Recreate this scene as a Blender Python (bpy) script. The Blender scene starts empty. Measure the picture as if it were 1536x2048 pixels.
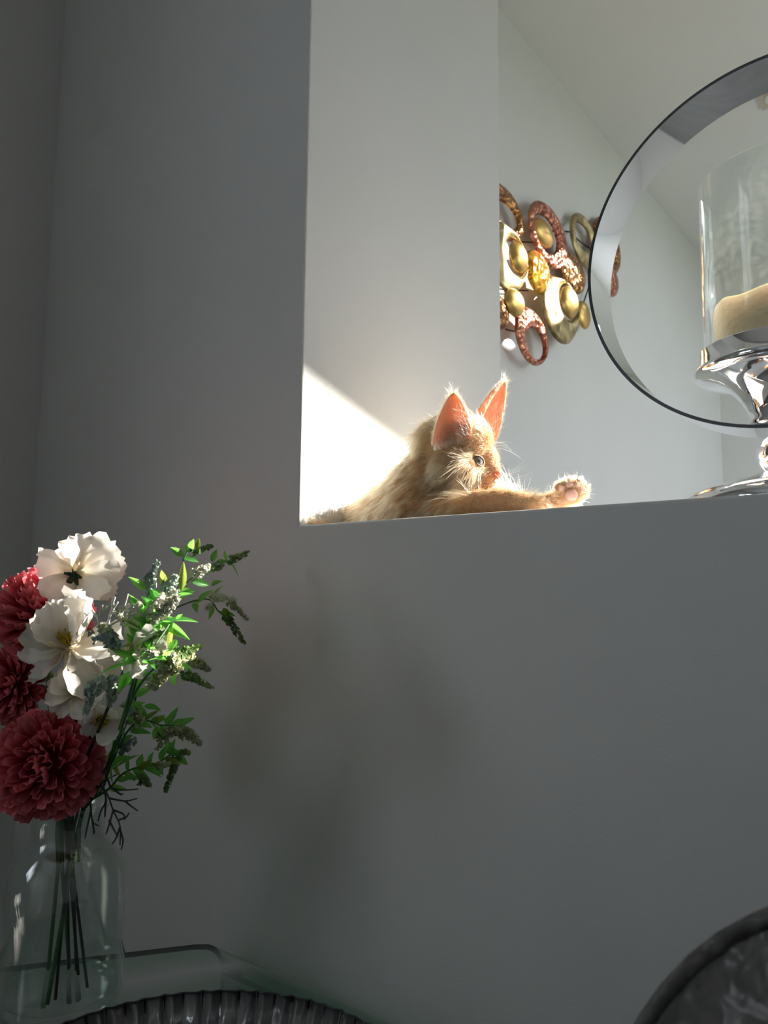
import bpy, bmesh, math, random
import numpy as np
from mathutils import Vector, Matrix, Quaternion
from mathutils.bvhtree import BVHTree

random.seed(7); rng = np.random.default_rng(7)
SC = bpy.context.scene
COL = SC.collection
PI = math.pi

# ------------------------------------------------------------------ camera
F_PX, CX, CY = 1538.0, 768.0, 1024.0
AZ, PITCH, ROLL = (math.radians(a) for a in (37.85, 6.4, 0.6))
CAM = Vector((0.0, -0.70, 0.97))
_F = Vector((-math.sin(AZ)*math.cos(PITCH), math.cos(AZ)*math.cos(PITCH), math.sin(PITCH)))
_R0 = Vector((math.cos(AZ), math.sin(AZ), 0)); _U0 = _R0.cross(_F)
_R = _R0*math.cos(ROLL) + _U0*math.sin(ROLL); _U = _U0*math.cos(ROLL) - _R0*math.sin(ROLL)
FH = Vector((-math.sin(AZ), math.cos(AZ), 0)); RH = _R0.copy(); ZZ = Vector((0, 0, 1))
cam = bpy.data.cameras.new('camera'); cam_o = bpy.data.objects.new('camera', cam); COL.objects.link(cam_o)
cam.sensor_fit = 'HORIZONTAL'; cam.sensor_width = 36.0; cam.lens = F_PX/1536.0*36.0
cam.clip_start = 0.02; cam.clip_end = 200
cam.dof.use_dof = True; cam.dof.focus_distance = 0.95; cam.dof.aperture_fstop = 14.0
cam_o.matrix_world = Matrix(((_R.x, _U.x, -_F.x, CAM.x), (_R.y, _U.y, -_F.y, CAM.y), (_R.z, _U.z, -_F.z, CAM.z), (0, 0, 0, 1)))
SC.camera = cam_o

# ------------------------------------------------------------------ light, world, exposure
SUN_DIR = Vector((1.0, 1.55, 1.0)).normalized()          # towards the sun
wd = bpy.data.worlds.new('sky'); SC.world = wd; wd.use_nodes = True
wd.node_tree.nodes['Background'].inputs['Color'].default_value = (0.82, 0.905, 1.0, 1)
wd.node_tree.nodes['Background'].inputs['Strength'].default_value = 3.9
sl = bpy.data.lights.new('sun', 'SUN'); sl.energy = 15.0; sl.angle = math.radians(0.53); sl.color = (1.0, 0.93, 0.82)
so = bpy.data.objects.new('sun', sl); COL.objects.link(so); so.location = (4, 5, 4)
so.rotation_euler = SUN_DIR.to_track_quat('Z', 'Y').to_euler()
SC.view_settings.view_transform = 'Standard'; SC.view_settings.look = 'None'
SC.view_settings.exposure = 0.22; SC.view_settings.gamma = 1.0; SC.view_settings.use_curve_mapping = False
SC.cycles.max_bounces = 9; SC.cycles.diffuse_bounces = 4; SC.cycles.transparent_max_bounces = 16
SC.cycles.glossy_bounces = 5; SC.cycles.transmission_bounces = 6

def portal(loc, normal, sx, sy):
    l = bpy.data.lights.new('window_portal', 'AREA'); l.shape = 'RECTANGLE'; l.size = sx; l.size_y = sy
    l.cycles.is_portal = True
    o = bpy.data.objects.new('window_portal', l); COL.objects.link(o); o.location = loc
    o.rotation_euler = Vector(normal).to_track_quat('-Z', 'Y').to_euler()

# ------------------------------------------------------------------ picture <-> place
def ray(x, y): return _F + _R*((x-CX)/F_PX) - _U*((y-CY)/F_PX)
def dep(x, y, d): return CAM + ray(x, y)*d
def onX(x, y, X): r = ray(x, y); return CAM + r*((X-CAM.x)/r.x)
def onY(x, y, Y): r = ray(x, y); return CAM + r*((Y-CAM.y)/r.y)
def onZ(x, y, Z): r = ray(x, y); return CAM + r*((Z-CAM.z)/r.z)

# ------------------------------------------------------------------ object helpers
def tag(o, label=None, cat=None, group=None, kind=None):
    if label: o['label'] = label
    if cat: o['category'] = cat
    if group: o['group'] = group
    if kind: o['kind'] = kind
    return o
def empty(name, loc, label, cat, group=None):
    o = bpy.data.objects.new(name, None); COL.objects.link(o); o.location = loc; o.empty_display_size = 0.02
    return tag(o, label, cat, group)
def world_of(p):
    m = p.matrix_parent_inverse @ p.matrix_basis
    return world_of(p.parent) @ m if p.parent is not None else p.matrix_basis.copy()
def link(name, me, mat=None, parent=None, world=None):
    """link mesh data so that it stands at the given world matrix (identity: the data is in world space)"""
    o = bpy.data.objects.new(name, me); COL.objects.link(o)
    if mat is not None and hasattr(me, 'materials') and len(me.materials) == 0: me.materials.append(mat)
    if world is not None: o.matrix_basis = world
    if parent is not None:
        o.parent = parent; o.matrix_parent_inverse = world_of(parent).inverted()
    return o
def mesh(name, verts, faces, smooth=True):
    me = bpy.data.meshes.new(name); me.from_pydata([tuple(v) for v in verts], [], faces); me.update()
    if smooth: me.polygons.foreach_set('use_smooth', [True]*len(me.polygons))
    return me
def bm_mesh(name, bm, smooth=False):
    bmesh.ops.recalc_face_normals(bm, faces=bm.faces)
    me = bpy.data.meshes.new(name); bm.to_mesh(me); bm.free()
    if smooth: me.polygons.foreach_set('use_smooth', [True]*len(me.polygons))
    return me
def add_box(bm, lo, hi):
    vs = [bm.verts.new((x, y, z)) for x in (lo[0], hi[0]) for y in (lo[1], hi[1]) for z in (lo[2], hi[2])]
    for f in ((0, 1, 3, 2), (4, 6, 7, 5), (0, 4, 5, 1), (2, 3, 7, 6), (0, 2, 6, 4), (1, 5, 7, 3)): bm.faces.new([vs[i] for i in f])
def box(name, lo, hi, mat, parent=None, bevel=0):
    bm = bmesh.new(); add_box(bm, lo, hi)
    if bevel: bmesh.ops.bevel(bm, geom=bm.edges[:], offset=bevel, segments=3, affect='EDGES', profile=0.5)
    return link(name, bm_mesh(name, bm), mat, parent)
def lathe(name, prof, n=64, c=(0, 0, 0), close=False):
    vs, fs = [], []
    m = len(prof)
    for i in range(n):
        a = 2*PI*i/n
        for r, z in prof: vs.append((c[0]+r*math.cos(a), c[1]+r*math.sin(a), c[2]+z))
    for i in range(n):
        j = (i+1) % n
        for k in range(m if close else m-1):
            l = (k+1) % m
            fs.append((i*m+k, j*m+k, j*m+l, i*m+l))
    me = mesh(name, vs, fs)
    bm = bmesh.new(); bm.from_mesh(me); bmesh.ops.remove_doubles(bm, verts=bm.verts, dist=1e-6)
    bmesh.ops.recalc_face_normals(bm, faces=bm.faces); bm.to_mesh(me); bm.free()
    return me
def catmull(P, n=6):
    P = [Vector(p) for p in P]
    if len(P) < 3: return [P[0].lerp(P[-1], t/n) for t in range(n+1)]
    Q = [P[0]*2-P[1]] + P + [P[-1]*2-P[-2]]; out = []
    for i in range(1, len(Q)-2):
        a, b, c, d = Q[i-1], Q[i], Q[i+1], Q[i+2]
        for s in range(n):
            t = s/n
            out.append(0.5*((2*b)+(c-a)*t+(2*a-5*b+4*c-d)*t*t+(3*b-a-3*c+d)*t**3))
    out.append(P[-1]); return out
def tube_into(vs, fs, pts, rad, sides=6, cap=True):
    pts = [Vector(p) for p in pts]; n = len(pts); base = len(vs)
    up = Vector((0.13, 0.31, 0.94))
    for i, p in enumerate(pts):
        t = (pts[min(i+1, n-1)]-pts[max(i-1, 0)])
        t = t.normalized() if t.length > 1e-9 else Vector((0, 0, 1))
        s = t.cross(up); s = s.normalized() if s.length > 1e-4 else Vector((1, 0, 0)); u = s.cross(t)
        r = rad(i/(n-1)) if callable(rad) else rad
        for k in range(sides):
            a = 2*PI*k/sides; vs.append(p + s*(r*math.cos(a)) + u*(r*math.sin(a)))
    for i in range(n-1):
        for k in range(sides):
            l = (k+1) % sides
            fs.append((base+i*sides+k, base+i*sides+l, base+(i+1)*sides+l, base+(i+1)*sides+k))
    if cap:
        fs.append(tuple(base+k for k in range(sides))[::-1]); fs.append(tuple(base+(n-1)*sides+k for k in range(sides)))
def tube(name, pts, rad, mat, parent=None, sides=8):
    vs, fs = [], []; tube_into(vs, fs, pts, rad, sides)
    return link(name, mesh(name, vs, fs), mat, parent)

# ------------------------------------------------------------------ materials
def new_mat(name):
    m = bpy.data.materials.new(name); m.use_nodes = True; nt = m.node_tree
    b = nt.nodes.get('Principled BSDF'); return m, nt, b
def nd(nt, t, **k):
    n = nt.nodes.new(t)
    for a, v in k.items():
        if hasattr(n, a): setattr(n, a, v)
        else: n.inputs[a].default_value = v
    return n
def c4(c): return (c[0], c[1], c[2], 1.0)
def simple(name, col, rough=0.5, metal=0.0, **k):
    m, nt, b = new_mat(name); b.inputs['Base Color'].default_value = c4(col)
    b.inputs['Roughness'].default_value = rough; b.inputs['Metallic'].default_value = metal
    for a, v in k.items(): b.inputs[a.replace('_', ' ')].default_value = v
    return m
def noise_bump(nt, b, scale, strength, dist=0.002, detail=4, coord='Object'):
    tc = nd(nt, 'ShaderNodeTexCoord'); n = nd(nt, 'ShaderNodeTexNoise'); n.inputs['Scale'].default_value = scale; n.inputs['Detail'].default_value = detail
    nt.links.new(tc.outputs[coord], n.inputs['Vector'])
    bp = nd(nt, 'ShaderNodeBump'); bp.inputs['Strength'].default_value = strength; bp.inputs['Distance'].default_value = dist
    nt.links.new(n.outputs['Fac'], bp.inputs['Height']); nt.links.new(bp.outputs['Normal'], b.inputs['Normal']); return n
def ramp_col(nt, fac, cols):
    r = nd(nt, 'ShaderNodeValToRGB'); e = r.color_ramp.elements
    while len(e) < len(cols): e.new(0.5)
    for el, (p, c) in zip(e, cols): el.position = p; el.color = c4(c)
    nt.links.new(fac, r.inputs['Fac']); return r.outputs['Color']

def paint(name, col, bump=0.25):
    m, nt, b = new_mat(name); b.inputs['Roughness'].default_value = 0.62; b.inputs['Specular IOR Level'].default_value = 0.25
    n = noise_bump(nt, b, 330.0, bump, 0.0012, 3)
    n2 = nd(nt, 'ShaderNodeTexNoise'); n2.inputs['Scale'].default_value = 2.2; tc = nd(nt, 'ShaderNodeTexCoord'); nt.links.new(tc.outputs['Object'], n2.inputs['Vector'])
    c = ramp_col(nt, n2.outputs['Fac'], ((0.35, tuple(v*0.97 for v in col)), (0.65, col)))
    nt.links.new(c, b.inputs['Base Color']); return m
M_WALL = paint('matt_wall_paint', (0.74, 0.74, 0.725))
M_CEIL = paint('ceiling_paint', (0.80, 0.80, 0.78), 0.08)
M_FLOOR, _nt, _b = new_mat('floor_laminate'); _b.inputs['Roughness'].default_value = 0.35
_tc = nd(_nt, 'ShaderNodeTexCoord'); _w = nd(_nt, 'ShaderNodeTexNoise'); _w.inputs['Scale'].default_value = 3.0
_mp = nd(_nt, 'ShaderNodeMapping'); _mp.inputs['Scale'].default_value = (1, 14, 1); _nt.links.new(_tc.outputs['Object'], _mp.inputs['Vector']); _nt.links.new(_mp.outputs['Vector'], _w.inputs['Vector'])
_nt.links.new(ramp_col(_nt, _w.outputs['Fac'], ((0.3, (0.16, 0.155, 0.15)), (0.7, (0.22, 0.215, 0.21)))), _b.inputs['Base Color'])
M_CHROME = simple('polished_chrome', (0.86, 0.87, 0.89), 0.035, 1.0)
M_CHROME_D = simple('dark_band_edge', (0.02, 0.02, 0.025), 0.3, 0.0)
M_WHITE = simple('white_window_frame', (0.8, 0.8, 0.8), 0.4)

def thin_glass(name, tint, ior=1.5, rough=0.0, dirt=0.0, boost=1.0):
    """clear pane: straight-through tinted light plus fresnel mirror"""
    m, nt, b = new_mat(name); nt.nodes.remove(b); out = nt.nodes['Material Output']
    lw = nd(nt, 'ShaderNodeLayerWeight'); pw = nd(nt, 'ShaderNodeMath', operation='POWER'); nt.links.new(lw.outputs['Facing'], pw.inputs[0]); pw.inputs[1].default_value = 4.5
    f0 = ((ior-1)/(ior+1))**2; fr = nd(nt, 'ShaderNodeMath', operation='MULTIPLY_ADD'); nt.links.new(pw.outputs[0], fr.inputs[0]); fr.inputs[1].default_value = 1-f0; fr.inputs[2].default_value = f0
    tr = nd(nt, 'ShaderNodeBsdfTransparent'); tr.inputs['Color'].default_value = c4(tint)
    gl = nd(nt, 'ShaderNodeBsdfGlossy'); gl.inputs['Roughness'].default_value = rough; gl.inputs['Color'].default_value = (1, 1, 1, 1)
    mx = nd(nt, 'ShaderNodeMixShader'); fac = fr.outputs[0]
    if boost != 1.0:
        mu = nd(nt, 'ShaderNodeMath', operation='MULTIPLY', use_clamp=True); nt.links.new(fac, mu.inputs[0]); mu.inputs[1].default_value = boost; fac = mu.outputs[0]
    nt.links.new(fac, mx.inputs['Fac']); nt.links.new(tr.outputs[0], mx.inputs[1]); nt.links.new(gl.outputs[0], mx.inputs[2])
    last = mx.outputs[0]
    if dirt:
        tc = nd(nt, 'ShaderNodeTexCoord'); n = nd(nt, 'ShaderNodeTexNoise'); n.inputs['Scale'].default_value = 140; n.inputs['Detail'].default_value = 10
        nt.links.new(tc.outputs['Object'], n.inputs['Vector'])
        r = nd(nt, 'ShaderNodeMapRange'); r.inputs['From Min'].default_value = 0.42; r.inputs['From Max'].default_value = 0.72; r.inputs['To Min'].default_value = 0.01; r.inputs['To Max'].default_value = dirt
        nt.links.new(n.outputs['Fac'], r.inputs['Value'])
        df = nd(nt, 'ShaderNodeBsdfDiffuse'); df.inputs['Color'].default_value = (0.9, 0.9, 0.9, 1)
        ml = nd(nt, 'ShaderNodeBsdfTranslucent'); ml.inputs['Color'].default_value = (0.9, 0.9, 0.9, 1)
        ad = nd(nt, 'ShaderNodeMixShader'); ad.inputs['Fac'].default_value = 0.5; nt.links.new(df.outputs[0], ad.inputs[1]); nt.links.new(ml.outputs[0], ad.inputs[2])
        m2 = nd(nt, 'ShaderNodeMixShader'); nt.links.new(r.outputs[0], m2.inputs['Fac']); nt.links.new(last, m2.inputs[1]); nt.links.new(ad.outputs[0], m2.inputs[2]); last = m2.outputs[0]
    nt.links.new(last, out.inputs['Surface']); return m

def leafy(name, col, col2, trans=0.4, rough=0.45, spec=0.3, axis='Y', lo=0.0, hi=1.0, glow=None):
    """thin petal or leaf: reflecting and letting light through; pigment runs from col (base) to col2 (tip)"""
    m, nt, b = new_mat(name); out = nt.nodes['Material Output']
    b.inputs['Roughness'].default_value = rough; b.inputs['Specular IOR Level'].default_value = spec
    tc = nd(nt, 'ShaderNodeTexCoord'); sp = nd(nt, 'ShaderNodeSeparateXYZ'); nt.links.new(tc.outputs['Generated'], sp.inputs[0])
    oi = nd(nt, 'ShaderNodeObjectInfo')
    c = ramp_col(nt, sp.outputs[axis], ((lo, col), (hi, col2)))
    hv = nd(nt, 'ShaderNodeHueSaturation'); mr = nd(nt, 'ShaderNodeMapRange'); mr.inputs['To Min'].default_value = 0.75; mr.inputs['To Max'].default_value = 1.2
    nt.links.new(oi.outputs['Random'], mr.inputs['Value']); nt.links.new(mr.outputs[0], hv.inputs['Value']); nt.links.new(c, hv.inputs['Color'])
    t = nd(nt, 'ShaderNodeBsdfTranslucent'); nt.links.new(hv.outputs[0], b.inputs['Base Color']); 
    if glow: t.inputs['Color'].default_value = c4(glow)
    else: nt.links.new(hv.outputs[0], t.inputs['Color'])
    mx = nd(nt, 'ShaderNodeMixShader'); mx.inputs['Fac'].default_value = trans
    nt.links.new(b.outputs[0], mx.inputs[1]); nt.links.new(t.outputs[0], mx.inputs[2]); nt.links.new(mx.outputs[0], out.inputs['Surface']); return m

# ================================================================== THE SETTING
XJ, TH, ZL = -0.681, 0.525, 1.061        # left jamb of the opening, wall thickness, ledge height
XA, YB, HC = -0.907, 2.98, 2.50          # wall with the metal art, far wall, ceiling height
XL, YR, XR, XW = -1.34, -2.6, 2.3, 1.45  # near room: left, rear, right; far room: right wall with the window
XO, ZH = 0.95, 2.25                      # right end and head of the opening

def prism_wall(name, axis, at, thick, outer, holes, mat):
    """flat wall slab with polygonal holes; outer and holes are (u, v) loops; axis = the slab's normal"""
    bm = bmesh.new()
    def V(u, v, w): return bm.verts.new({'X': (w, u, v), 'Y': (u, w, v), 'Z': (u, v, w)}[axis])
    edges = []; loops = []
    for lp in [outer]+holes:
        vs = [V(u, v, at) for u, v in lp]; loops.append(vs)
        for i in range(len(vs)): edges.append(bm.edges.new((vs[i], vs[(i+1) % len(vs)])))
    bmesh.ops.triangle_fill(bm, use_beauty=True, use_dissolve=False, edges=edges)
    f0 = bm.faces[:]
    r = bmesh.ops.extrude_face_region(bm, geom=f0)
    d = {'X': Vector((thick, 0, 0)), 'Y': Vector((0, thick, 0)), 'Z': Vector((0, 0, thick))}[axis]
    bmesh.ops.translate(bm, vec=d, verts=[g for g in r['geom'] if isinstance(g, bmesh.types.BMVert)])
    return bm

# wall with the opening: bevelled (plastered) edges around the opening
bm = prism_wall('wall_front', 'Y', 0.0, TH, [(XL, 0), (XR, 0), (XR, HC), (XL, HC)], [[(XJ, ZL), (XO, ZL), (XO, ZH), (XJ, ZH)]], M_WALL)
bmesh.ops.recalc_face_normals(bm, faces=bm.faces)
def _open_edge(e):
    a, b = e.verts[0].co, e.verts[1].co
    ins = lambda p: XJ-1e-4 <= p.x <= XO+1e-4 and ZL-1e-4 <= p.z <= ZH+1e-4
    return ins(a) and ins(b) and len(e.link_faces) == 2 and e.calc_face_angle(0) > 0.5 and abs(a.y-b.y) < 1e-5
bmesh.ops.bevel(bm, geom=[e for e in bm.edges if _open_edge(e)], offset=0.0035, segments=3, affect='EDGES', profile=0.5)
tag(link('wall_front', bm_mesh('wall_front', bm), M_WALL), 'grey shaded wall with a deep square opening and ledge', kind='structure')
def wall(name, lo, hi, label, m=None):
    return tag(box(name, lo, hi, m or M_WALL), label, kind='structure')
wall('wall_right', (XR, YR, 0), (XR+0.1, TH, HC), 'side wall of the near room')
wall('wall_art', (XA-0.1, TH, 0), (XA, YB, HC), 'pale wall that carries the metal disc art')
wall('wall_far', (XA-0.1, YB, 0), (XW+0.1, YB+0.1, HC), 'pale far wall behind the candle holder')
wall('floor', (XL-0.1, YR-0.1, -0.1), (XR+0.1, YB+0.1, 0), 'dark grey wood-effect floor', M_FLOOR)
# near room: closed behind the camera, a window in the left wall beside the flowers
wall('wall_rear', (XL-0.1, YR-0.1, 0), (XR+0.1, YR, HC), 'wall behind the camera')
WN = (-2.15, -1.22, 1.10, 1.74)
bm = prism_wall('wall_left', 'X', XL-0.1, 0.1, [(YR, 0), (TH, 0), (TH, HC), (YR, HC)], [[(WN[0], WN[2]), (WN[1], WN[2]), (WN[1], WN[3]), (WN[0], WN[3])]], M_WALL)
tag(link('wall_left', bm_mesh('wall_left', bm), M_WALL), 'dim side wall at the left edge', kind='structure')
portal((XL-0.02, (WN[0]+WN[1])/2, (WN[2]+WN[3])/2), (1, 0, 0), WN[1]-WN[0], WN[3]-WN[2])
# right wall of the far room: a garden window
GD = [(1.2, 0.95), (2.6, 0.95), (2.6, 2.05), (1.2, 2.05)]
bm = prism_wall('wall_glazed', 'X', XW, 0.1, [(TH, 0), (YB+0.1, 0), (YB+0.1, HC), (TH, HC)], [GD], M_WALL)
tag(link('wall_glazed', bm_mesh('wall_glazed', bm), M_WALL), 'side wall of the far room with a tall garden window', kind='structure')
portal((XW+0.02, 1.9, 1.5), (-1, 0, 0), 1.4, 1.1)
# ceiling; openings added out of view, cut to shape the sun patches
SK = []
for _x, _y in ((985, 440), (1000, 445), (1085, 490), (1120, 515), (1148, 570), (1120, 640), (1060, 690), (985, 640)):
    _p = onX(_x, _y, XA+0.03); _p = _p + SUN_DIR*((HC-_p.z)/SUN_DIR.z); SK.append((_p.x, _p.y))
_p0 = onX(597, 745, XJ); _p1 = onX(820, 910, XJ)       # second added opening, edge cut to slant the sunlight across the jamb
_q0 = _p0 + SUN_DIR*((HC-_p0.z)/SUN_DIR.z); _q1 = _p1 + SUN_DIR*((HC-_p1.z)/SUN_DIR.z); _sl = (_q1.x-_q0.x)/(_q1.y-_q0.y)
def _le(y): return _q0.x+_sl*(y-_q0.y)
SK2 = [(_le(1.66), 1.66), (_le(1.66)+0.18, 1.66), (_le(1.66)+0.18, 1.99), (0.975, 1.99), (0.975, 1.66), (1.30, 1.66), (1.30, 2.65), (_le(2.65), 2.65)]
bm = prism_wall('ceiling', 'Z', HC, 0.015, [(XL-0.1, YR-0.1), (XR+0.1, YR-0.1), (XR+0.1, TH), (XW+0.1, TH), (XW+0.1, YB+0.1), (XL-0.1, YB+0.1)], [SK, SK2], M_CEIL)
tag(link('ceiling', bm_mesh('ceiling', bm), M_CEIL), 'plain white ceiling', kind='structure')
portal((sum(p[0] for p in SK)/8, sum(p[1] for p in SK)/8, HC+0.03), (0, 0, -1), 0.6, 0.7)
portal((1.0, 2.15, HC+0.03), (0, 0, -1), 0.7, 1.05)
# garden outside the far room
M_LAWN, _nt, _b = new_mat('lawn'); _b.inputs['Roughness'].default_value = 0.9
_n = nd(_nt, 'ShaderNodeTexNoise'); _n.inputs['Scale'].default_value = 9
_nt.links.new(ramp_col(_nt, _n.outputs['Fac'], ((0.3, (0.06, 0.10, 0.04)), (0.7, (0.13, 0.18, 0.08)))), _b.inputs['Base Color'])
tag(box('lawn', (XW+0.12, -12, -0.12), (16, 14, -0.10), M_LAWN), 'green lawn outside the garden window', kind='structure')
# window bars
def bar(name, lo, hi, par): return box(name, lo, hi, M_WHITE, par, 0.004)
w1 = tag(empty('window_1', (XW+0.05, 1.9, 0.95), 'garden window in the side wall', None), kind='structure')
bar('window_sill', (XW+0.005, GD[0][0], 0.95), (XW+0.095, GD[1][0], 0.98), w1)
w2 = tag(empty('window_2', (XL-0.05, WN[0], WN[2]), 'window in the left wall beside the camera', None), kind='structure')
bar('window_sill', (XL-0.095, WN[0], WN[2]), (XL+0.03, WN[1], WN[2]+0.03), w2)
bar('window_frame', (XL-0.08, (WN[0]+WN[1])/2-0.02, WN[2]+0.03), (XL-0.03, (WN[0]+WN[1])/2+0.02, WN[3]), w2)

# square ceiling spotlight
_a = onZ(1508, 183, HC); _b2 = onZ(1526.5, 217, HC); side = abs(_b2.y-_a.y)
M_BRUSH = simple('brushed_nickel', (0.62, 0.56, 0.46), 0.35, 0.8)
M_LENS = simple('frosted_lens', (0.75, 0.82, 0.72), 0.25)
sp = empty('ceiling_spotlight', (_a.x+side/2, _a.y-side/2 if _b2.y < _a.y else _a.y+side/2, HC), 'square nickel recessed spotlight in the ceiling above the glass candle holder', 'spotlight')
yc = sp.location.y; xc = sp.location.x
box('plate', (xc-side/2, yc-side/2, HC-0.008), (xc+side/2, yc+side/2, HC), M_BRUSH, sp, 0.002)
link('trim_ring', lathe('trim_ring', [(side*.36, -0.008), (side*.36, -0.013), (side*.30, -0.014), (side*.27, -0.009)], 40, (xc, yc, HC)), M_BRUSH, sp)
link('lens', lathe('lens', [(0.0, -0.011), (side*.15, -0.0105), (side*.29, -0.009)], 32, (xc, yc, HC)), M_LENS, sp)


# ================================================================== CANDLE HOLDER ON THE LEDGE
CK = 0.8896                                  # the holder stands near the front edge of the ledge
HX, HY = -0.160*CK, 0.130
def cz(z): return max(ZL, 0.97+(z-0.97)*CK)
def cp(prof): return [(r*CK, cz(z)) for r, z in prof]
ZR, RR, BW = cz(1.372), 0.2145*CK, 0.066*CK
ch = empty('candle_holder', (HX, HY, ZL), 'polished chrome hurricane candle holder with a large ring, standing on the ledge', 'candle holder')
hc = (HX, HY, 0)
link('base', lathe('base', cp([(0.0, ZL), (0.112, ZL), (0.113, 1.077), (0.109, 1.084), (0.101, 1.0905), (0.087, 1.0955), (0.070, 1.1005), (0.052, 1.1055), (0.037, 1.110), (0.025, 1.1135), (0.021, 1.116)]), 96, hc), M_CHROME, ch)
link('stem_knob', lathe('stem_knob', cp([(0.020, 1.113), (0.026, 1.116), (0.031, 1.123), (0.0335, 1.132), (0.032, 1.141), (0.027, 1.148), (0.020, 1.1535), (0.020, 1.157)]), 64, hc), M_CHROME, ch)
def band_ring():
    vs, fs = [], []; n = 160; t = 0.0035
    prof = [(RR, -BW/2), (RR, BW/2), (RR-t, BW/2), (RR-t, -BW/2)]
    for i in range(n):
        a = 2*PI*i/n
        for r, w in prof: vs.append((HX+r*math.cos(a), HY+w, ZR+r*math.sin(a)))
    for i in range(n):
        j = (i+1) % n
        for k in range(4): fs.append((i*4+k, j*4+k, j*4+(k+1) % 4, i*4+(k+1) % 4))
    me = mesh('ring', vs, fs)
    bm = bmesh.new(); bm.from_mesh(me); bmesh.ops.recalc_face_normals(bm, faces=bm.faces)
    for e in bm.edges:
        if e.calc_face_angle(0) > 0.8: e.smooth = False
    for f in bm.faces:
        if abs(f.normal.y) > 0.8: f.material_index = 1
    bm.to_mesh(me); bm.free(); return me
_r = band_ring(); _r.materials.append(M_CHROME); _r.materials.append(simple('ring_edge_dark_reflection', (0.12, 0.12, 0.13), 0.25, 1.0))  # band edges: the dark reflection is put into the chrome colour
link('ring', _r, None, ch)
link('cup', lathe('cup', cp([(0.0, 1.161), (0.034, 1.161), (0.040, 1.165), (0.040, 1.171), (0.037, 1.175), (0.040, 1.184), (0.047, 1.197), (0.057, 1.209), (0.070, 1.217), (0.084, 1.221), (0.093, 1.224), (0.0955, 1.228), (0.094, 1.232), (0.089, 1.234), (0.0885, 1.252), (0.0865, 1.254), (0.0, 1.254)]), 96, hc), M_CHROME, ch)
M_HGLASS = thin_glass('dusty_hurricane_glass', (0.97, 0.985, 0.98), 1.45, 0.0, 0.035, 0.8)
link('glass_cylinder', lathe('glass_cylinder', cp([(0.083, 1.2545), (0.083, 1.452), (0.0825, 1.4535), (0.081, 1.452), (0.081, 1.2545)]), 96, hc), M_HGLASS, ch)
# candle inside
M_WAX, _nt, _b = new_mat('cream_wax'); _b.inputs['Base Color'].default_value = (0.84, 0.68, 0.40, 1); _b.inputs['Roughness'].default_value = 0.5
_b.inputs['Subsurface Weight'].default_value = 0.4; _b.inputs['Subsurface Radius'].default_value = (0.02, 0.012, 0.005); _b.inputs['Subsurface Scale'].default_value = 0.6
noise_bump(_nt, _b, 160, 0.6, 0.002, 6)
cd = empty('pillar_candle', (HX, HY, cz(1.2545)), 'burnt down cream pillar candle inside the glass of the candle holder', 'candle')
pr = []
me = lathe('wax', cp([(0.0, 1.2546), (0.069, 1.2546), (0.0715, 1.258), (0.0715, 1.297), (0.070, 1.305), (0.066, 1.309), (0.060, 1.306), (0.045, 1.295), (0.02, 1.288), (0.0, 1.287)]), 72, hc)
for v in me.vertices:
    if v.co.z > cz(1.29): v.co.z += 0.004*math.sin(2*math.atan2(v.co.y-HY, v.co.x-HX)+1.9)+0.0015*math.sin(7*math.atan2(v.co.y-HY, v.co.x-HX))
link('wax', me, M_WAX, cd)
tube('wick', [(HX, HY, cz(1.286)), (HX+0.001, HY, cz(1.293)), (HX+0.003, HY+0.001, cz(1.299))], 0.001, simple('burnt_wick', (0.02, 0.018, 0.015), 0.9), cd, 6)

# ================================================================== METAL WALL ART
def hammered(name, ca, cb, rough=0.25, vs=70, dist=0.012, strength=1.0):
    m, nt, b = new_mat(name); b.inputs['Metallic'].default_value = 0.75; b.inputs['Roughness'].default_value = rough
    tc = nd(nt, 'ShaderNodeTexCoord'); n = nd(nt, 'ShaderNodeTexNoise'); n.inputs['Scale'].default_value = 26; n.inputs['Detail'].default_value = 5
    v = nd(nt, 'ShaderNodeTexVoronoi'); v.inputs['Scale'].default_value = vs; v.feature = 'SMOOTH_F1'
    nt.links.new(tc.outputs['Object'], n.inputs['Vector']); nt.links.new(tc.outputs['Object'], v.inputs['Vector'])
    nt.links.new(ramp_col(nt, n.outputs['Fac'], ((0.36, ca), (0.64, cb))), b.inputs['Base Color'])
    bp = nd(nt, 'ShaderNodeBump'); bp.inputs['Strength'].default_value = strength; bp.inputs['Distance'].default_value = dist
    nt.links.new(v.outputs['Distance'], bp.inputs['Height']); nt.links.new(bp.outputs['Normal'], b.inputs['Normal']); return m
M_COPPER = hammered('hammered_copper', (0.34, 0.09, 0.05), (0.62, 0.25, 0.15))
M_BROWN = hammered('hammered_bronze', (0.24, 0.09, 0.03), (0.56, 0.27, 0.09), 0.22)
M_OLIVE = hammered('mottled_antique_gold', (0.22, 0.16, 0.06), (0.62, 0.50, 0.26), 0.38, 40, 0.006)
M_AMBER = hammered('amber_crackle', (0.62, 0.22, 0.02), (0.95, 0.52, 0.06), 0.15, 55, 0.008)
M_GOLD = simple('satin_gold', (0.62, 0.40, 0.13), 0.30, 0.85)
M_WIRE = simple('black_wire', (0.03, 0.03, 0.03), 0.5, 0.6)
art = empty('wall_art', (XA, 1.2, 1.5), 'cluster of hammered copper and gold metal discs on the pale wall', 'wall art')
def art_ext(x0, x1, y0, y1, off):
    """ellipse on the wall from its extents in the picture"""
    xm, ym = (x0+x1)/2, (y0+y1)/2; X = XA+off
    a, b, t, u = onX(x0, ym, X), onX(x1, ym, X), onX(xm, y0, X), onX(xm, y1, X); c = onX(xm, ym, X)
    return c, abs(b.y-a.y)/2*0.98, abs(t.z-u.z)/2*0.98
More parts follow.
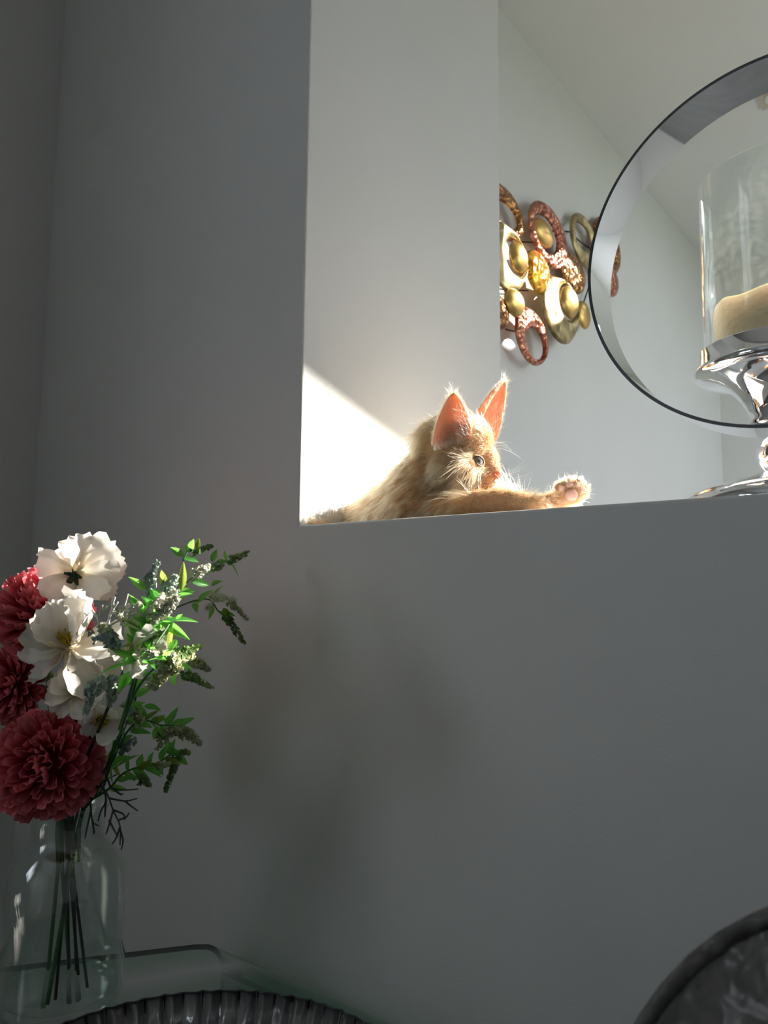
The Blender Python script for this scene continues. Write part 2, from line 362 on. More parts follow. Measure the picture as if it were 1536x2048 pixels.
def art_disc(name, ext, off, mat, hole=None, dome=0.010, n=48, lab=None):
    c, ry, rz = art_ext(*ext, off)
    vs, fs = [], []
    if hole:
        h, hy, hz = art_ext(*hole, off); K = 9
        for i in range(n):
            a = 2*PI*i/n
            o = Vector((c.x, c.y+ry*math.cos(a), c.z+rz*math.sin(a))); q = Vector((c.x, h.y+hy*math.cos(a), h.z+hz*math.sin(a)))
            for k in range(K):
                t = k/(K-1); p = o.lerp(q, t); p.x += dome*math.sin(PI*t)**0.7 if 0 < t < 1 else 0; vs.append(p)
            for k in range(3):
                t = 1-(k+1)/4; p = o.lerp(q, t); p.x -= 0.003; vs.append(p)
        T = K+3
        for i in range(n):
            j = (i+1) % n
            for k in range(T): fs.append((i*T+k, j*T+k, j*T+(k+1) % T, i*T+(k+1) % T))
    else:
        K = 8
        for i in range(n):
            a = 2*PI*i/n
            for k in range(K):
                t = k/(K-1); r = math.sin(t*PI/2)
                vs.append(Vector((c.x+dome*math.cos(t*PI/2), c.y+ry*r*math.cos(a), c.z+rz*r*math.sin(a))))
            vs.append(Vector((c.x-0.003, c.y+ry*.9*math.cos(a), c.z+rz*.9*math.sin(a))))
            vs.append(Vector((c.x-0.003, c.y, c.z)))
        T = K+2
        for i in range(n):
            j = (i+1) % n
            for k in range(T-1): fs.append((i*T+k, j*T+k, j*T+k+1, i*T+k+1))
    me = mesh(name, vs, fs)
    bm = bmesh.new(); bm.from_mesh(me); bmesh.ops.remove_doubles(bm, verts=bm.verts, dist=1e-5); bmesh.ops.recalc_face_normals(bm, faces=bm.faces); bm.to_mesh(me); bm.free()
    o = link(name, me, mat, art)
    if lab: o['label'] = lab
    return o
art_disc('metal_ring', (966, 1048, 371, 477), 0.030, M_BROWN, (988, 1034, 409, 452), lab='bronze ring')
art_disc('metal_ring', (1057, 1136, 410, 534), 0.034, M_COPPER, (1066, 1113, 435, 504), lab='red copper ring')
art_disc('metal_egg', (1063, 1103, 440, 494), 0.030, M_GOLD, dome=0.022)
art_disc('metal_ring', (1140, 1194, 431, 533), 0.026, M_OLIVE, (1146, 1182, 451, 497), lab='antique gold ring')
art_disc('metal_ring', (964, 1051, 446, 580), 0.040, M_OLIVE, (1009, 1050, 480, 549), lab='pale gold ring')
art_disc('metal_egg', (1018, 1050, 486, 546), 0.042, M_GOLD, dome=0.022)
art_disc('metal_disc', (1050, 1098, 503, 588), 0.036, M_AMBER, dome=0.020, lab='amber crackled disc')
art_disc('metal_disc', (1121, 1169, 509, 585), 0.028, M_BROWN, dome=0.018)
art_disc('metal_ring', (1084, 1153, 557, 686), 0.044, M_OLIVE, (1118, 1152, 571, 640), lab='mottled gold ring')
art_disc('metal_egg', (1120, 1152, 573, 637), 0.046, M_GOLD, dome=0.022)
art_disc('metal_egg', (1008, 1044, 578, 634), 0.040, M_GOLD, dome=0.022)
art_disc('metal_disc', (962, 1017, 583, 660), 0.028, M_BROWN, dome=0.018)
art_disc('metal_ring', (1030, 1095, 617, 730), 0.036, M_COPPER, (1050, 1086, 658, 718), lab='red copper ring')
art_disc('metal_egg', (1154, 1178, 603, 658), 0.026, M_GOLD, dome=0.016)
art_disc('metal_disc', (1192, 1236, 519, 590), 0.028, M_COPPER, dome=0.016)
art_disc('metal_ring', (1186, 1241, 440, 545), 0.020, M_BROWN, (1196, 1228, 460, 520))
for pts in (((1035, 485), (1048, 484), (1064, 485)), ((1100, 463), (1107, 462), (1118, 463)), ((1130, 463), (1142, 464), (1150, 466)), ((1150, 474), (1165, 487), (1180, 497)),
            ((1180, 530), (1178, 570), (1166, 608)), ((1000, 578), (1020, 580), (1056, 581)), ((1004, 654), (1016, 660), (1032, 663))):
    tube('wire', catmull([onX(x, y, XA+0.014) for x, y in pts], 4), 0.0022, M_WIRE, art, 6)

# ================================================================== GLASS TABLE, BOWL, VASE
ZT = 0.55
M_TABLE = thin_glass('green_float_glass', (0.74, 0.87, 0.81), 1.5, 0.0, 0.0, 1.0)
M_TEDGE = simple('green_glass_edge', (0.004, 0.018, 0.013), 0.2)
def make_table():
    # bent sheet: down the wall side, across the top, down the front; the left end is cut at a slant
    YK, YF, R = -0.015, -0.56, 0.045; TK = 0.006
    path = [(YK, 0.0), (YK, ZT*0.5), (YK, ZT-R)]
    for i in range(1, 9): a = i/8*PI/2; path.append((YK-R+R*math.cos(a), ZT-R+R*math.sin(a)))
    for t in (0.1, 0.3, 0.5, 0.7, 0.9): path.append((YK-R+(YF+R-YK+R)*t, ZT))
    for i in range(0, 9): a = i/8*PI/2; path.append((YF+R-R*math.sin(a), ZT-R+R*math.cos(a)))
    path += [(YF, ZT*0.5), (YF, 0.0)]
    A = onZ(387, 1889, ZT); Bp = onZ(235, 1907, ZT); s = (A.x-Bp.x)/(A.y-Bp.y)
    def left(y): return A.x + s*(max(min(y, A.y+0.01), -0.30)-A.y)
    n = len(path); top, bot = [], []
    NX = 3
    vs, fs = [], []
    for side in (0, 1):
        for i, (y, z) in enumerate(path):
            y0, z0 = path[max(i-1, 0)]; y1, z1 = path[min(i+1, n-1)]
            ty, tz = y1-y0, z1-z0; L = math.hypot(ty, tz); ny, nz = -tz/L, ty/L     # points inward
            if side: yy, zz = y+ny*(-TK)*-1*(-1), z
            k = TK if side else 0.0
            inw = Vector((0, -tz/L, ty/L))
            c = Vector((0, (YK+YF)/2, ZT*0.3)) - Vector((0, y, z))
            if inw.dot(c) < 0: inw = -inw
            p = Vector((0, y, z)) + inw*k
            for j in range(NX+1):
                x = left(y) + (-0.30-left(y))*j/NX
                vs.append((x, p.y, p.z))
    W = NX+1; off = n*W
    for i in range(n-1):
        for j in range(NX):
            a = i*W+j; fs.append((a, a+1, a+W+1, a+W)); fs.append((off+a, off+a+W, off+a+W+1, off+a+1))
    nf = len(fs)
    for i in range(n-1):
        for j in (0, NX):
            a = i*W+j; fs.append((a, a+W, off+a+W, off+a))
    for i in (0, n-1):
        for j in range(NX):
            a = i*W+j; fs.append((a, a+1, off+a+1, off+a))
    me = mesh('glass_table', vs, fs); me.materials.append(M_TABLE); me.materials.append(M_TEDGE)
    for i, p in enumerate(me.polygons):
        if i >= nf: p.material_index = 1; p.use_smooth = False
    return me
tb = tag(link('glass_table', make_table()), 'clear green-tinted bent glass table under the flower vase', 'table')

# smoked ribbed bowl
M_BOWL = simple('smoked_ribbed_glass', (0.30, 0.30, 0.31), 0.12, 0.0, Transmission_Weight=0.55, IOR=1.5)
BR, BH = 0.165, 0.085
_far = onZ(372, 1986, ZT+BH); _dir = Vector((CAM.x-_far.x, CAM.y-_far.y, 0)).normalized(); BC = _far + _dir*BR
def rib_wave(a):
    return 0.75*(1-2*abs(math.sin(33*a)))+0.25*math.sin(99*a+1.3*math.sin(7*a))
def make_bowl():
    ribs, per = 66, 12; n = ribs*per; vs, fs = [], []
    prof = [(0.0, 0.004), (0.05, 0.004), (0.10, 0.005), (0.128, 0.009), (0.140, 0.018), (0.147, 0.035), (0.154, 0.060), (BR, BH)]
    prof = prof + [(r-0.0015 if r > 0.01 else 0, z-0.004) for r, z in prof[::-1]]
    m = len(prof)
    for i in range(n):
        a = 2*PI*i/n; w = rib_wave(a)
        for k, (r, z) in enumerate(prof):
            amp = 0.0030*(1-0.55*(k in (7, 8)))*max(0, min(1, (r-0.06)/0.05)); sgn = 1.0
            vs.append((BC.x+(r+amp*w)*math.cos(a), BC.y+(r+amp*w)*math.sin(a), ZT+z))
    for i in range(n):
        j = (i+1) % n
        for k in range(m-1): fs.append((i*m+k, j*m+k, j*m+k+1, i*m+k+1))
    me = mesh('bowl', vs, fs); bm = bmesh.new(); bm.from_mesh(me); bmesh.ops.remove_doubles(bm, verts=bm.verts, dist=1e-6); bmesh.ops.recalc_face_normals(bm, faces=bm.faces); bm.to_mesh(me); bm.free()
    return me
bo = empty('glass_bowl', (BC.x, BC.y, ZT), 'wide smoked glass bowl with fine ribs on the glass table', 'bowl')
link('ribbed_body', make_bowl(), M_BOWL, bo)
_v, _f = [], []; n_ = 66*12
_rp = [Vector((BC.x+(BR+0.00135*rib_wave(t_))*math.cos(t_), BC.y+(BR+0.00135*rib_wave(t_))*math.sin(t_), ZT+BH)) for t_ in (2*PI*i/n_ for i in range(n_+1))]
tube_into(_v, _f, _rp, 0.0009, 5, False)
link('rim', mesh('rim', _v, _f), simple('smoked_rim', (0.03, 0.03, 0.035), 0.1, 0.0), bo)

# clear glass bottle vase
VD = onZ(119, 2002, ZT); VX, VY = VD.x, VD.y
VS = (VD-CAM).dot(_F)/F_PX           # metres per picture pixel at the vase
def vz(y): return ZT + (2006-y)*VS*0.97
M_VASE = thin_glass('clear_vase_glass', (0.93, 0.96, 0.95), 1.5, 0.0, 0.0, 2.2)
vs_ = empty('glass_vase', (VX, VY, ZT), 'clear glass bottle vase on the glass table holding the bouquet', 'vase')
RV = 121*VS
vp = [(0.0, ZT+0.001), (RV*0.90, ZT+0.001), (RV*0.97, ZT+0.004), (RV, ZT+0.012), (RV, vz(1800)), (RV*0.985, vz(1770)), (RV*0.93, vz(1738)), (RV*0.83, vz(1712)), (RV*0.70, vz(1694)), (RV*0.62, vz(1683)), (RV*0.59, vz(1670)), (RV*0.58, vz(1640)), (RV*0.59, vz(1625)), (RV*0.64, vz(1619)), (RV*0.65, vz(1615)), (RV*0.63, vz(1612))]
inn = [(r-0.0028 if r > 0.01 else 0, z) for r, z in vp[::-1]]; inn[-1] = (0.0, ZT+0.012); inn[-2] = (RV*0.86, ZT+0.011); inn[-3] = (RV*0.93, ZT+0.014); inn[-4] = (RV-0.003, ZT+0.022)
link('bottle', lathe('bottle', vp+inn, 96, (VX, VY, 0)), M_VASE, vs_)
NECK = Vector((VX, VY, vz(1640)))

# ================================================================== KITTEN ON THE LEDGE
KL = ZL + 0.002
kit = empty('kitten', (dep(850, 1020, 1.0).x, dep(850, 1020, 1.0).y, ZL), 'fluffy cream and ginger kitten lying on the sunlit ledge looking right', 'kitten')
NOSE_F = (RH*0.985 - FH*0.02 - ZZ*0.14).normalized()      # where the muzzle points
HUP = (ZZ - NOSE_F*ZZ.dot(NOSE_F)).normalized(); HSIDE = NOSE_F.cross(HUP).normalized()   # HSIDE: towards the camera side of the head
def build_body():
    bm = bmesh.new()
    def ell(x, y, d, rx, ry, rz, axes=None):
        c = dep(x, y, d); ax = axes or (RH, ZZ, FH)
        m = Matrix(((ax[0].x*rx, ax[1].x*ry, ax[2].x*rz, c.x), (ax[0].y*rx, ax[1].y*ry, ax[2].y*rz, c.y), (ax[0].z*rx, ax[1].z*ry, ax[2].z*rz, c.z), (0, 0, 0, 1)))
        bmesh.ops.create_icosphere(bm, subdivisions=3, radius=1.0, matrix=m)
    def caps(pts, n=9):
        P = catmull([dep(*p[:3]) for p in pts], n); R = []
        for i in range(len(pts)-1):
            for s in range(n): R.append(pts[i][3]+(pts[i+1][3]-pts[i][3])*s/n)
        R.append(pts[-1][3])
        for p, r in zip(P, R): bmesh.ops.create_icosphere(bm, subdivisions=2, radius=r, matrix=Matrix.Translation(p))
    H = (NOSE_F, HUP, HSIDE)
    ell(905, 893, .985, .044, .040, .042, H)      # skull
    ell(938, 882, .972, .030, .032, .032, H)      # forehead
    ell(915, 935, .962, .034, .026, .034, H)      # cheeks
    ell(955, 945, .985, .026, .022, .036, H)
    ell(972, 954, .962, .0165, .0125, .019, H)    # muzzle pads
    ell(972, 922, .968, .016, .020, .016, H)      # bridge of the nose
    ell(986, 941, .958, .0095, .010, .010, H)
    ell(966, 972, .966, .015, .009, .014, H)      # chin
    caps([(890, 930, 1.0, .040), (860, 968, 1.0, .042), (840, 1005, 1.0, .046)])         # neck and chest
    caps([(840, 1010, 1.00, .046), (790, 1034, 1.03, .042), (735, 1062, 1.06, .036), (700, 1078, 1.08, .026)])   # trunk
    caps([(930, 1000, .985, .024), (975, 1006, .985, .022), (1030, 1012, .95, .017), (1075, 1014, .92, .014), (1110, 1005, .895, .012), (1132, 993, .88, .012)])   # far foreleg out to the raised paw
    ell(1143, 986, .872, .0165, .0135, .013)      # raised paw
    for tx, ty in ((1119, 975), (1136, 966), (1155, 966), (1168, 977)):
        caps([(1140+(tx-1140)*.5, 980, .872, .0065), (tx, ty, .868, .0062)], 3)
    caps([(890, 1022, .945, .022), (950, 1010, .915, .0165), (1005, 1005, .885, .0145), (1050, 1009, .865, .0130)])   # near foreleg along the edge
    ell(1072, 1011, .852, .0155, .0105, .013)     # near paw, curled
    for k, dx in enumerate((0, 1, 2)): caps([(1074, 1008+4*dx, .848, .0060), (1088, 1010+5*dx, .846, .0056)], 3)
    caps([(700, 1075, 1.08, .018), (670, 1066, 1.05, .012), (645, 1060, 1.01, .009), (628, 1056, .98, .006)])         # tail curled round
    me = bpy.data.meshes.new('tmp'); bm.to_mesh(me); bm.free()
    o = bpy.data.objects.new('tmp', me); COL.objects.link(o)
    r = o.modifiers.new('r', 'REMESH'); r.mode = 'VOXEL'; r.voxel_size = 0.0024
    s = o.modifiers.new('s', 'SMOOTH'); s.iterations = 6; s.factor = 0.6
    dg = bpy.context.evaluated_depsgraph_get(); out = bpy.data.meshes.new_from_object(o.evaluated_get(dg)); out.name = 'body'
    bpy.data.objects.remove(o)
    n = len(out.vertices); co = np.empty(n*3); out.vertices.foreach_get('co', co); co = co.reshape(-1, 3)
    co[:, 2] = np.maximum(co[:, 2], KL); out.vertices.foreach_set('co', co.ravel())
    out.polygons.foreach_set('use_smooth', [True]*len(out.polygons)); out.update(); return out
M_SKIN, _nt, _b = new_mat('cream_undercoat'); _b.inputs['Base Color'].default_value = (0.60, 0.35, 0.19, 1); _b.inputs['Roughness'].default_value = 0.85
_b.inputs['Subsurface Weight'].default_value = 0.25; _b.inputs['Subsurface Radius'].default_value = (0.01, 0.004, 0.002); _b.inputs['Subsurface Scale'].default_value = 0.4
kb_me = build_body(); link('body', kb_me, M_SKIN, kit)
kb_me.calc_loop_triangles()
KV = np.empty(len(kb_me.vertices)*3); kb_me.vertices.foreach_get('co', KV); KV = KV.reshape(-1, 3)
KN = np.empty(len(kb_me.vertices)*3); kb_me.vertices.foreach_get('normal', KN); KN = KN.reshape(-1, 3)
KT = np.empty(len(kb_me.loop_triangles)*3, dtype=np.int32); kb_me.loop_triangles.foreach_get('vertices', KT); KT = KT.reshape(-1, 3)
BVH = BVHTree.FromPolygons([tuple(v) for v in KV], [tuple(t) for t in KT])
def surf(x, y):
    h = BVH.ray_cast(CAM, ray(x, y).normalized()); return h[0], h[1]

# ---- ears: cupped shells
M_EAROUT, _nt, _b = new_mat('ear_fur_back'); _b.inputs['Base Color'].default_value = (0.70, 0.45, 0.28, 1); _b.inputs['Roughness'].default_value = 0.8
_t = nd(_nt, 'ShaderNodeBsdfTranslucent'); _t.inputs['Color'].default_value = (1.0, 0.62, 0.42, 1); _m = nd(_nt, "ShaderNodeMixShader"); _m.inputs["Fac"].default_value = 0.45
_nt.links.new(_b.outputs[0], _m.inputs[1]); _nt.links.new(_t.outputs[0], _m.inputs[2]); _nt.links.new(_m.outputs[0], _nt.nodes['Material Output'].inputs['Surface'])
M_EARIN, _nt, _b = new_mat('pink_ear_skin'); _b.inputs['Base Color'].default_value = (0.78, 0.42, 0.29, 1); _b.inputs['Roughness'].default_value = 0.55
_t = nd(_nt, 'ShaderNodeBsdfTranslucent'); _t.inputs['Color'].default_value = (0.95, 0.44, 0.27, 1); _m = nd(_nt, 'ShaderNodeMixShader'); _m.inputs['Fac'].default_value = 0.45
_nt.links.new(_b.outputs[0], _m.inputs[1]); _nt.links.new(_t.outputs[0], _m.inputs[2]); _nt.links.new(_m.outputs[0], _nt.nodes['Material Output'].inputs['Surface'])
EARS = []
def ear(base_l, base_r, tip, open_dir, cup):
    """base_l, base_r, tip: points; open_dir: where the hollow faces; returns inner-surface sampler"""
    NU, NV = 13, 12; L, Rr, T = (Vector(p) for p in (base_l, base_r, tip)); od = Vector(open_dir).normalized()
    def P(u, v, k=0.0):
        b0 = L.lerp(Rr, (u+1)/2); mid = L.lerp(Rr, 0.5)
        w = (1-v)**0.62*(1+0.85*v*(1-v))
        side = (b0-mid)*w; ax = (T-mid)*v
        deep = cup*(1-abs(u)**2.2)*(1-v)**0.55
        lean = od*(0.10*cup*v)
        return mid + ax + side - od*(deep-k) + lean
    vs, fs = [], []
    for k in (0.0, -0.0022):
        for j in range(NV+1):
            for i in range(NU): vs.append(P(-1+2*i/(NU-1), j/NV, k*(1 if j < NV else 0)))
    off = (NV+1)*NU
    for j in range(NV):
        for i in range(NU-1):
            a = j*NU+i; fs.append((a, a+1, a+NU+1, a+NU)); fs.append((off+a, off+a+NU, off+a+NU+1, off+a+1))
    ni = len(fs)
    for j in range(NV):
        for i in (0, NU-1): a = j*NU+i; fs.append((a, a+NU, off+a+NU, off+a))
    me = mesh('ear', vs, fs); me.materials.append(M_EARIN); me.materials.append(M_EAROUT)
    for q, p in enumerate(me.polygons): p.material_index = 1 if (q >= ni or q % 2) else 0
    bm = bmesh.new(); bm.from_mesh(me); bmesh.ops.remove_doubles(bm, verts=bm.verts, dist=1e-5); bm.to_mesh(me); bm.free()
    link('ear', me, None, kit); EARS.append((P, od))
def ear_root(x, y, k): h = surf(x, y)[0]; return dep(x, y, ((h-CAM).dot(_F) if h else .955)-k)
ear(dep(866, 892, .924), dep(942, 876, .934), dep(905, 786, .946), (-FH*0.84 + RH*0.54 + ZZ*0.05), 0.014)
ear(dep(956, 862, .968), dep(992, 882, 1.006), dep(1007, 763, 1.000), (RH*0.95 - FH*0.28 + ZZ*0.0), 0.026)

# ---- eye and nose
ep, en = surf(957, 922)
M_EYE, _nt, _b = new_mat('grey_green_eye'); _b.inputs['Roughness'].default_value = 0.06; _b.inputs['Coat Weight'].default_value = 1.0
_tc = nd(_nt, 'ShaderNodeTexCoord'); _sp = nd(_nt, 'ShaderNodeSeparateXYZ'); _nt.links.new(_tc.outputs['Object'], _sp.inputs[0])
_l = nd(_nt, 'ShaderNodeVectorMath', operation='LENGTH'); _cx = nd(_nt, 'ShaderNodeCombineXYZ'); _nt.links.new(_sp.outputs['X'], _cx.inputs['X']); _nt.links.new(_sp.outputs['Y'], _cx.inputs['Y']); _nt.links.new(_cx.outputs[0], _l.inputs[0])
_nt.links.new(ramp_col(_nt, _l.outputs['Value'], ((0.0, (0.01, 0.01, 0.01)), (0.0022, (0.01, 0.01, 0.01)), (0.0026, (0.15, 0.165, 0.14)), (0.0058, (0.28, 0.30, 0.26)), (0.0070, (0.04, 0.03, 0.03)), (0.0090, (0.5, 0.45, 0.42)))), _b.inputs['Base Color'])
EN = (-_F*0.90 + RH*0.42 + ZZ*0.06).normalized()
eq = EN.to_track_quat('Z', 'Y')
EC = ep + (CAM-ep).normalized()*0.0012 - EN*0.0075
bm = bmesh.new(); bmesh.ops.create_uvsphere(bm, u_segments=32, v_segments=20, radius=0.0098)
eye = link('eye', bm_mesh('eye', bm, True), M_EYE, kit, Matrix.Translation(EC) @ eq.to_matrix().to_4x4())
def eyelids():
    vs, fs = [], []; loop = []
    for i in range(41):
        a = 2*PI*i/40
        # almond in the plane facing the viewer; slanted, outer corner (left in the picture) higher
        u, w = math.cos(a), math.sin(a)
        px = 13.0*u; py = (8.4 if w > 0 else 9.2)*math.copysign(abs(w)**1.05, w) + 2.4*(-u)*1.0
        d = (ep-CAM).dot(_F)
        q = dep(957+px, 922-py, d)
        v = (q-EC); t = v - EN*v.dot(EN); h = math.sqrt(max(0.0099**2 - t.length_squared, 0.0)) if t.length < 0.0099 else 0
        loop.append(EC + t + EN*(h+0.0002))
    tube_into(vs, fs, loop, 0.00095, 7, False)
    rim = mesh('eye_rim', vs, fs)
    vs, fs = [], []                                   # skin of the lids, from the opening back over the eyeball
    for i in range(41):
        p = loop[i]; t = p-EC; lat = t-EN*t.dot(EN)
        for k in (0.0, 0.35, 0.75, 1.2):
            q = EC+EN*(t.dot(EN)+0.0007-0.0042*k*k)+lat*(1+0.55*k); vs.append(q)
    for i in range(40):
        for k in range(3): a = i*4+k; fs.append((a, a+1, a+5, a+4))
    return rim, mesh('eyelid', vs, fs)
_er, _el = eyelids()
link('eye_rim', _er, simple('dark_eye_rim', (0.05, 0.025, 0.02), 0.35), kit); link('eyelid', _el, M_SKIN, kit)
_ml = [surf(x, y)[0] for x, y in ((991, 957), (987, 962), (980, 966), (970, 967), (960, 965), (950, 962))]
tube('mouth', catmull([p for p in _ml if p], 4), 0.0006, simple('dark_lip_line', (0.10, 0.04, 0.03), 0.6), kit, 6)
npnt, nn = surf(990, 949)
M_NOSE = simple('pink_nose', (0.78, 0.22, 0.17), 0.35, 0.0, Subsurface_Weight=0.3)
bm = bmesh.new(); bmesh.ops.create_icosphere(bm, subdivisions=3, radius=1.0)
NT = npnt if npnt else dep(994, 949, .95)
for v in bm.verts:
    x, y, z = v.co; w = 0.62+0.38*max(min(y*1.2+0.3, 1), -0.4)     # narrows downward
    v.co = Vector((x*0.0050, y*0.0050, z*0.0072*w))
    if abs(v.co.z) > 0.0018 and v.co.y < 0.0005 and v.co.x > 0: v.co.x *= 0.55                 # nostrils
me = bm_mesh('nose', bm, True)
NM = Matrix(((NOSE_F.x, HUP.x, HSIDE.x, 0), (NOSE_F.y, HUP.y, HSIDE.y, 0), (NOSE_F.z, HUP.z, HSIDE.z, 0), (0, 0, 0, 1)))
link('nose', me, M_NOSE, kit, Matrix.Translation(NT + NOSE_F*0.003) @ NM)
# pink pads on the raised sole
M_PAD = simple('pink_paw_pad', (0.95, 0.48, 0.42), 0.5, 0.0, Subsurface_Weight=0.3)
for (x, y, r) in ((1143, 990, .0072), (1123, 977, .0038), (1138, 969, .0038), (1154, 969, .0038), (1166, 980, .0038)):
    h, hn = surf(x, y)
    if h is None: continue
    bm = bmesh.new(); bmesh.ops.create_icosphere(bm, subdivisions=2, radius=r)
    q = hn.to_track_quat('Z', 'Y')
    link('paw_pad', bm_mesh('paw_pad', bm, True), M_PAD, kit, Matrix.Translation(h) @ q.to_matrix().to_4x4() @ Matrix.Diagonal((1, 1, 0.55, 1)))

# ---- fur
def fur_mat(name, c_root, c_tip):
    m, nt, b = new_mat(name); nt.nodes.remove(b); out = nt.nodes['Material Output']
    hi = nd(nt, 'ShaderNodeHairInfo'); at = nd(nt, 'ShaderNodeAttribute'); at.attribute_name = 'tone'
    c = ramp_col(nt, hi.outputs['Intercept'], ((0.0, c_root), (0.85, c_tip)))
    mx = nd(nt, 'ShaderNodeMix'); mx.data_type = 'RGBA'; mx.blend_type = 'MULTIPLY'; mx.inputs['Factor'].default_value = 1.0
    nt.links.new(c, mx.inputs[6]); nt.links.new(at.outputs['Color'], mx.inputs[7])
    h = nd(nt, 'ShaderNodeBsdfHairPrincipled'); h.parametrization = 'COLOR'; nt.links.new(mx.outputs[2], h.inputs['Color'])
    h.inputs['Roughness'].default_value = 0.38; h.inputs['Radial Roughness'].default_value = 0.45; h.inputs['Random Roughness'].default_value = 0.2
    nt.links.new(h.outputs[0], out.inputs['Surface']); return m
M_FUR = fur_mat('cream_ginger_fur', (0.46, 0.16, 0.045), (0.86, 0.52, 0.25))
M_WHISK = fur_mat('white_whisker', (0.95, 0.93, 0.9), (0.97, 0.96, 0.94))
def hair_object(name, P, radius_root, mat, parent, tone=None):
    """P: (n, k, 3) points"""
    n, k, _ = P.shape
    cu = bpy.data.hair_curves.new(name); cu.add_curves([k]*n)
    cu.attributes['position'].data.foreach_set('vector', P.astype(np.float32).ravel()) if 'position' in cu.attributes else None
    ra = cu.attributes.get('radius') or cu.attributes.new('radius', 'FLOAT', 'POINT')
    t = np.linspace(1, 0, k)**0.7*0.93+0.07
    rr = (np.atleast_1d(radius_root).reshape(-1, 1)*np.ones((n, 1)))*t[None, :]
    ra.data.foreach_set('value', rr.astype(np.float32).ravel())
    ta = cu.attributes.new('tone', 'FLOAT_COLOR', 'CURVE')
    tn = np.ones((n, 4), dtype=np.float32)
    if tone is not None: tn[:, :3] = tone
    ta.data.foreach_set('color', tn.ravel())
    cu.materials.append(mat)
    return link(name, cu, None, parent)
def V3(v): return np.array((v.x, v.y, v.z))
nF, nUp, nS, nR, nFh, nZ = (V3(v) for v in (NOSE_F, HUP, HSIDE, RH, FH, ZZ))
def unit(a): return a/np.maximum(np.linalg.norm(a, axis=-1, keepdims=True), 1e-9)
def project(P):
    d = P-V3(CAM); z = d@V3(_F); return CX+F_PX*(d@V3(_R))/z, CY-F_PX*(d@V3(_U))/z, z
def sstep(a, b, x): t = np.clip((x-a)/(b-a), 0, 1); return t*t*(3-2*t)
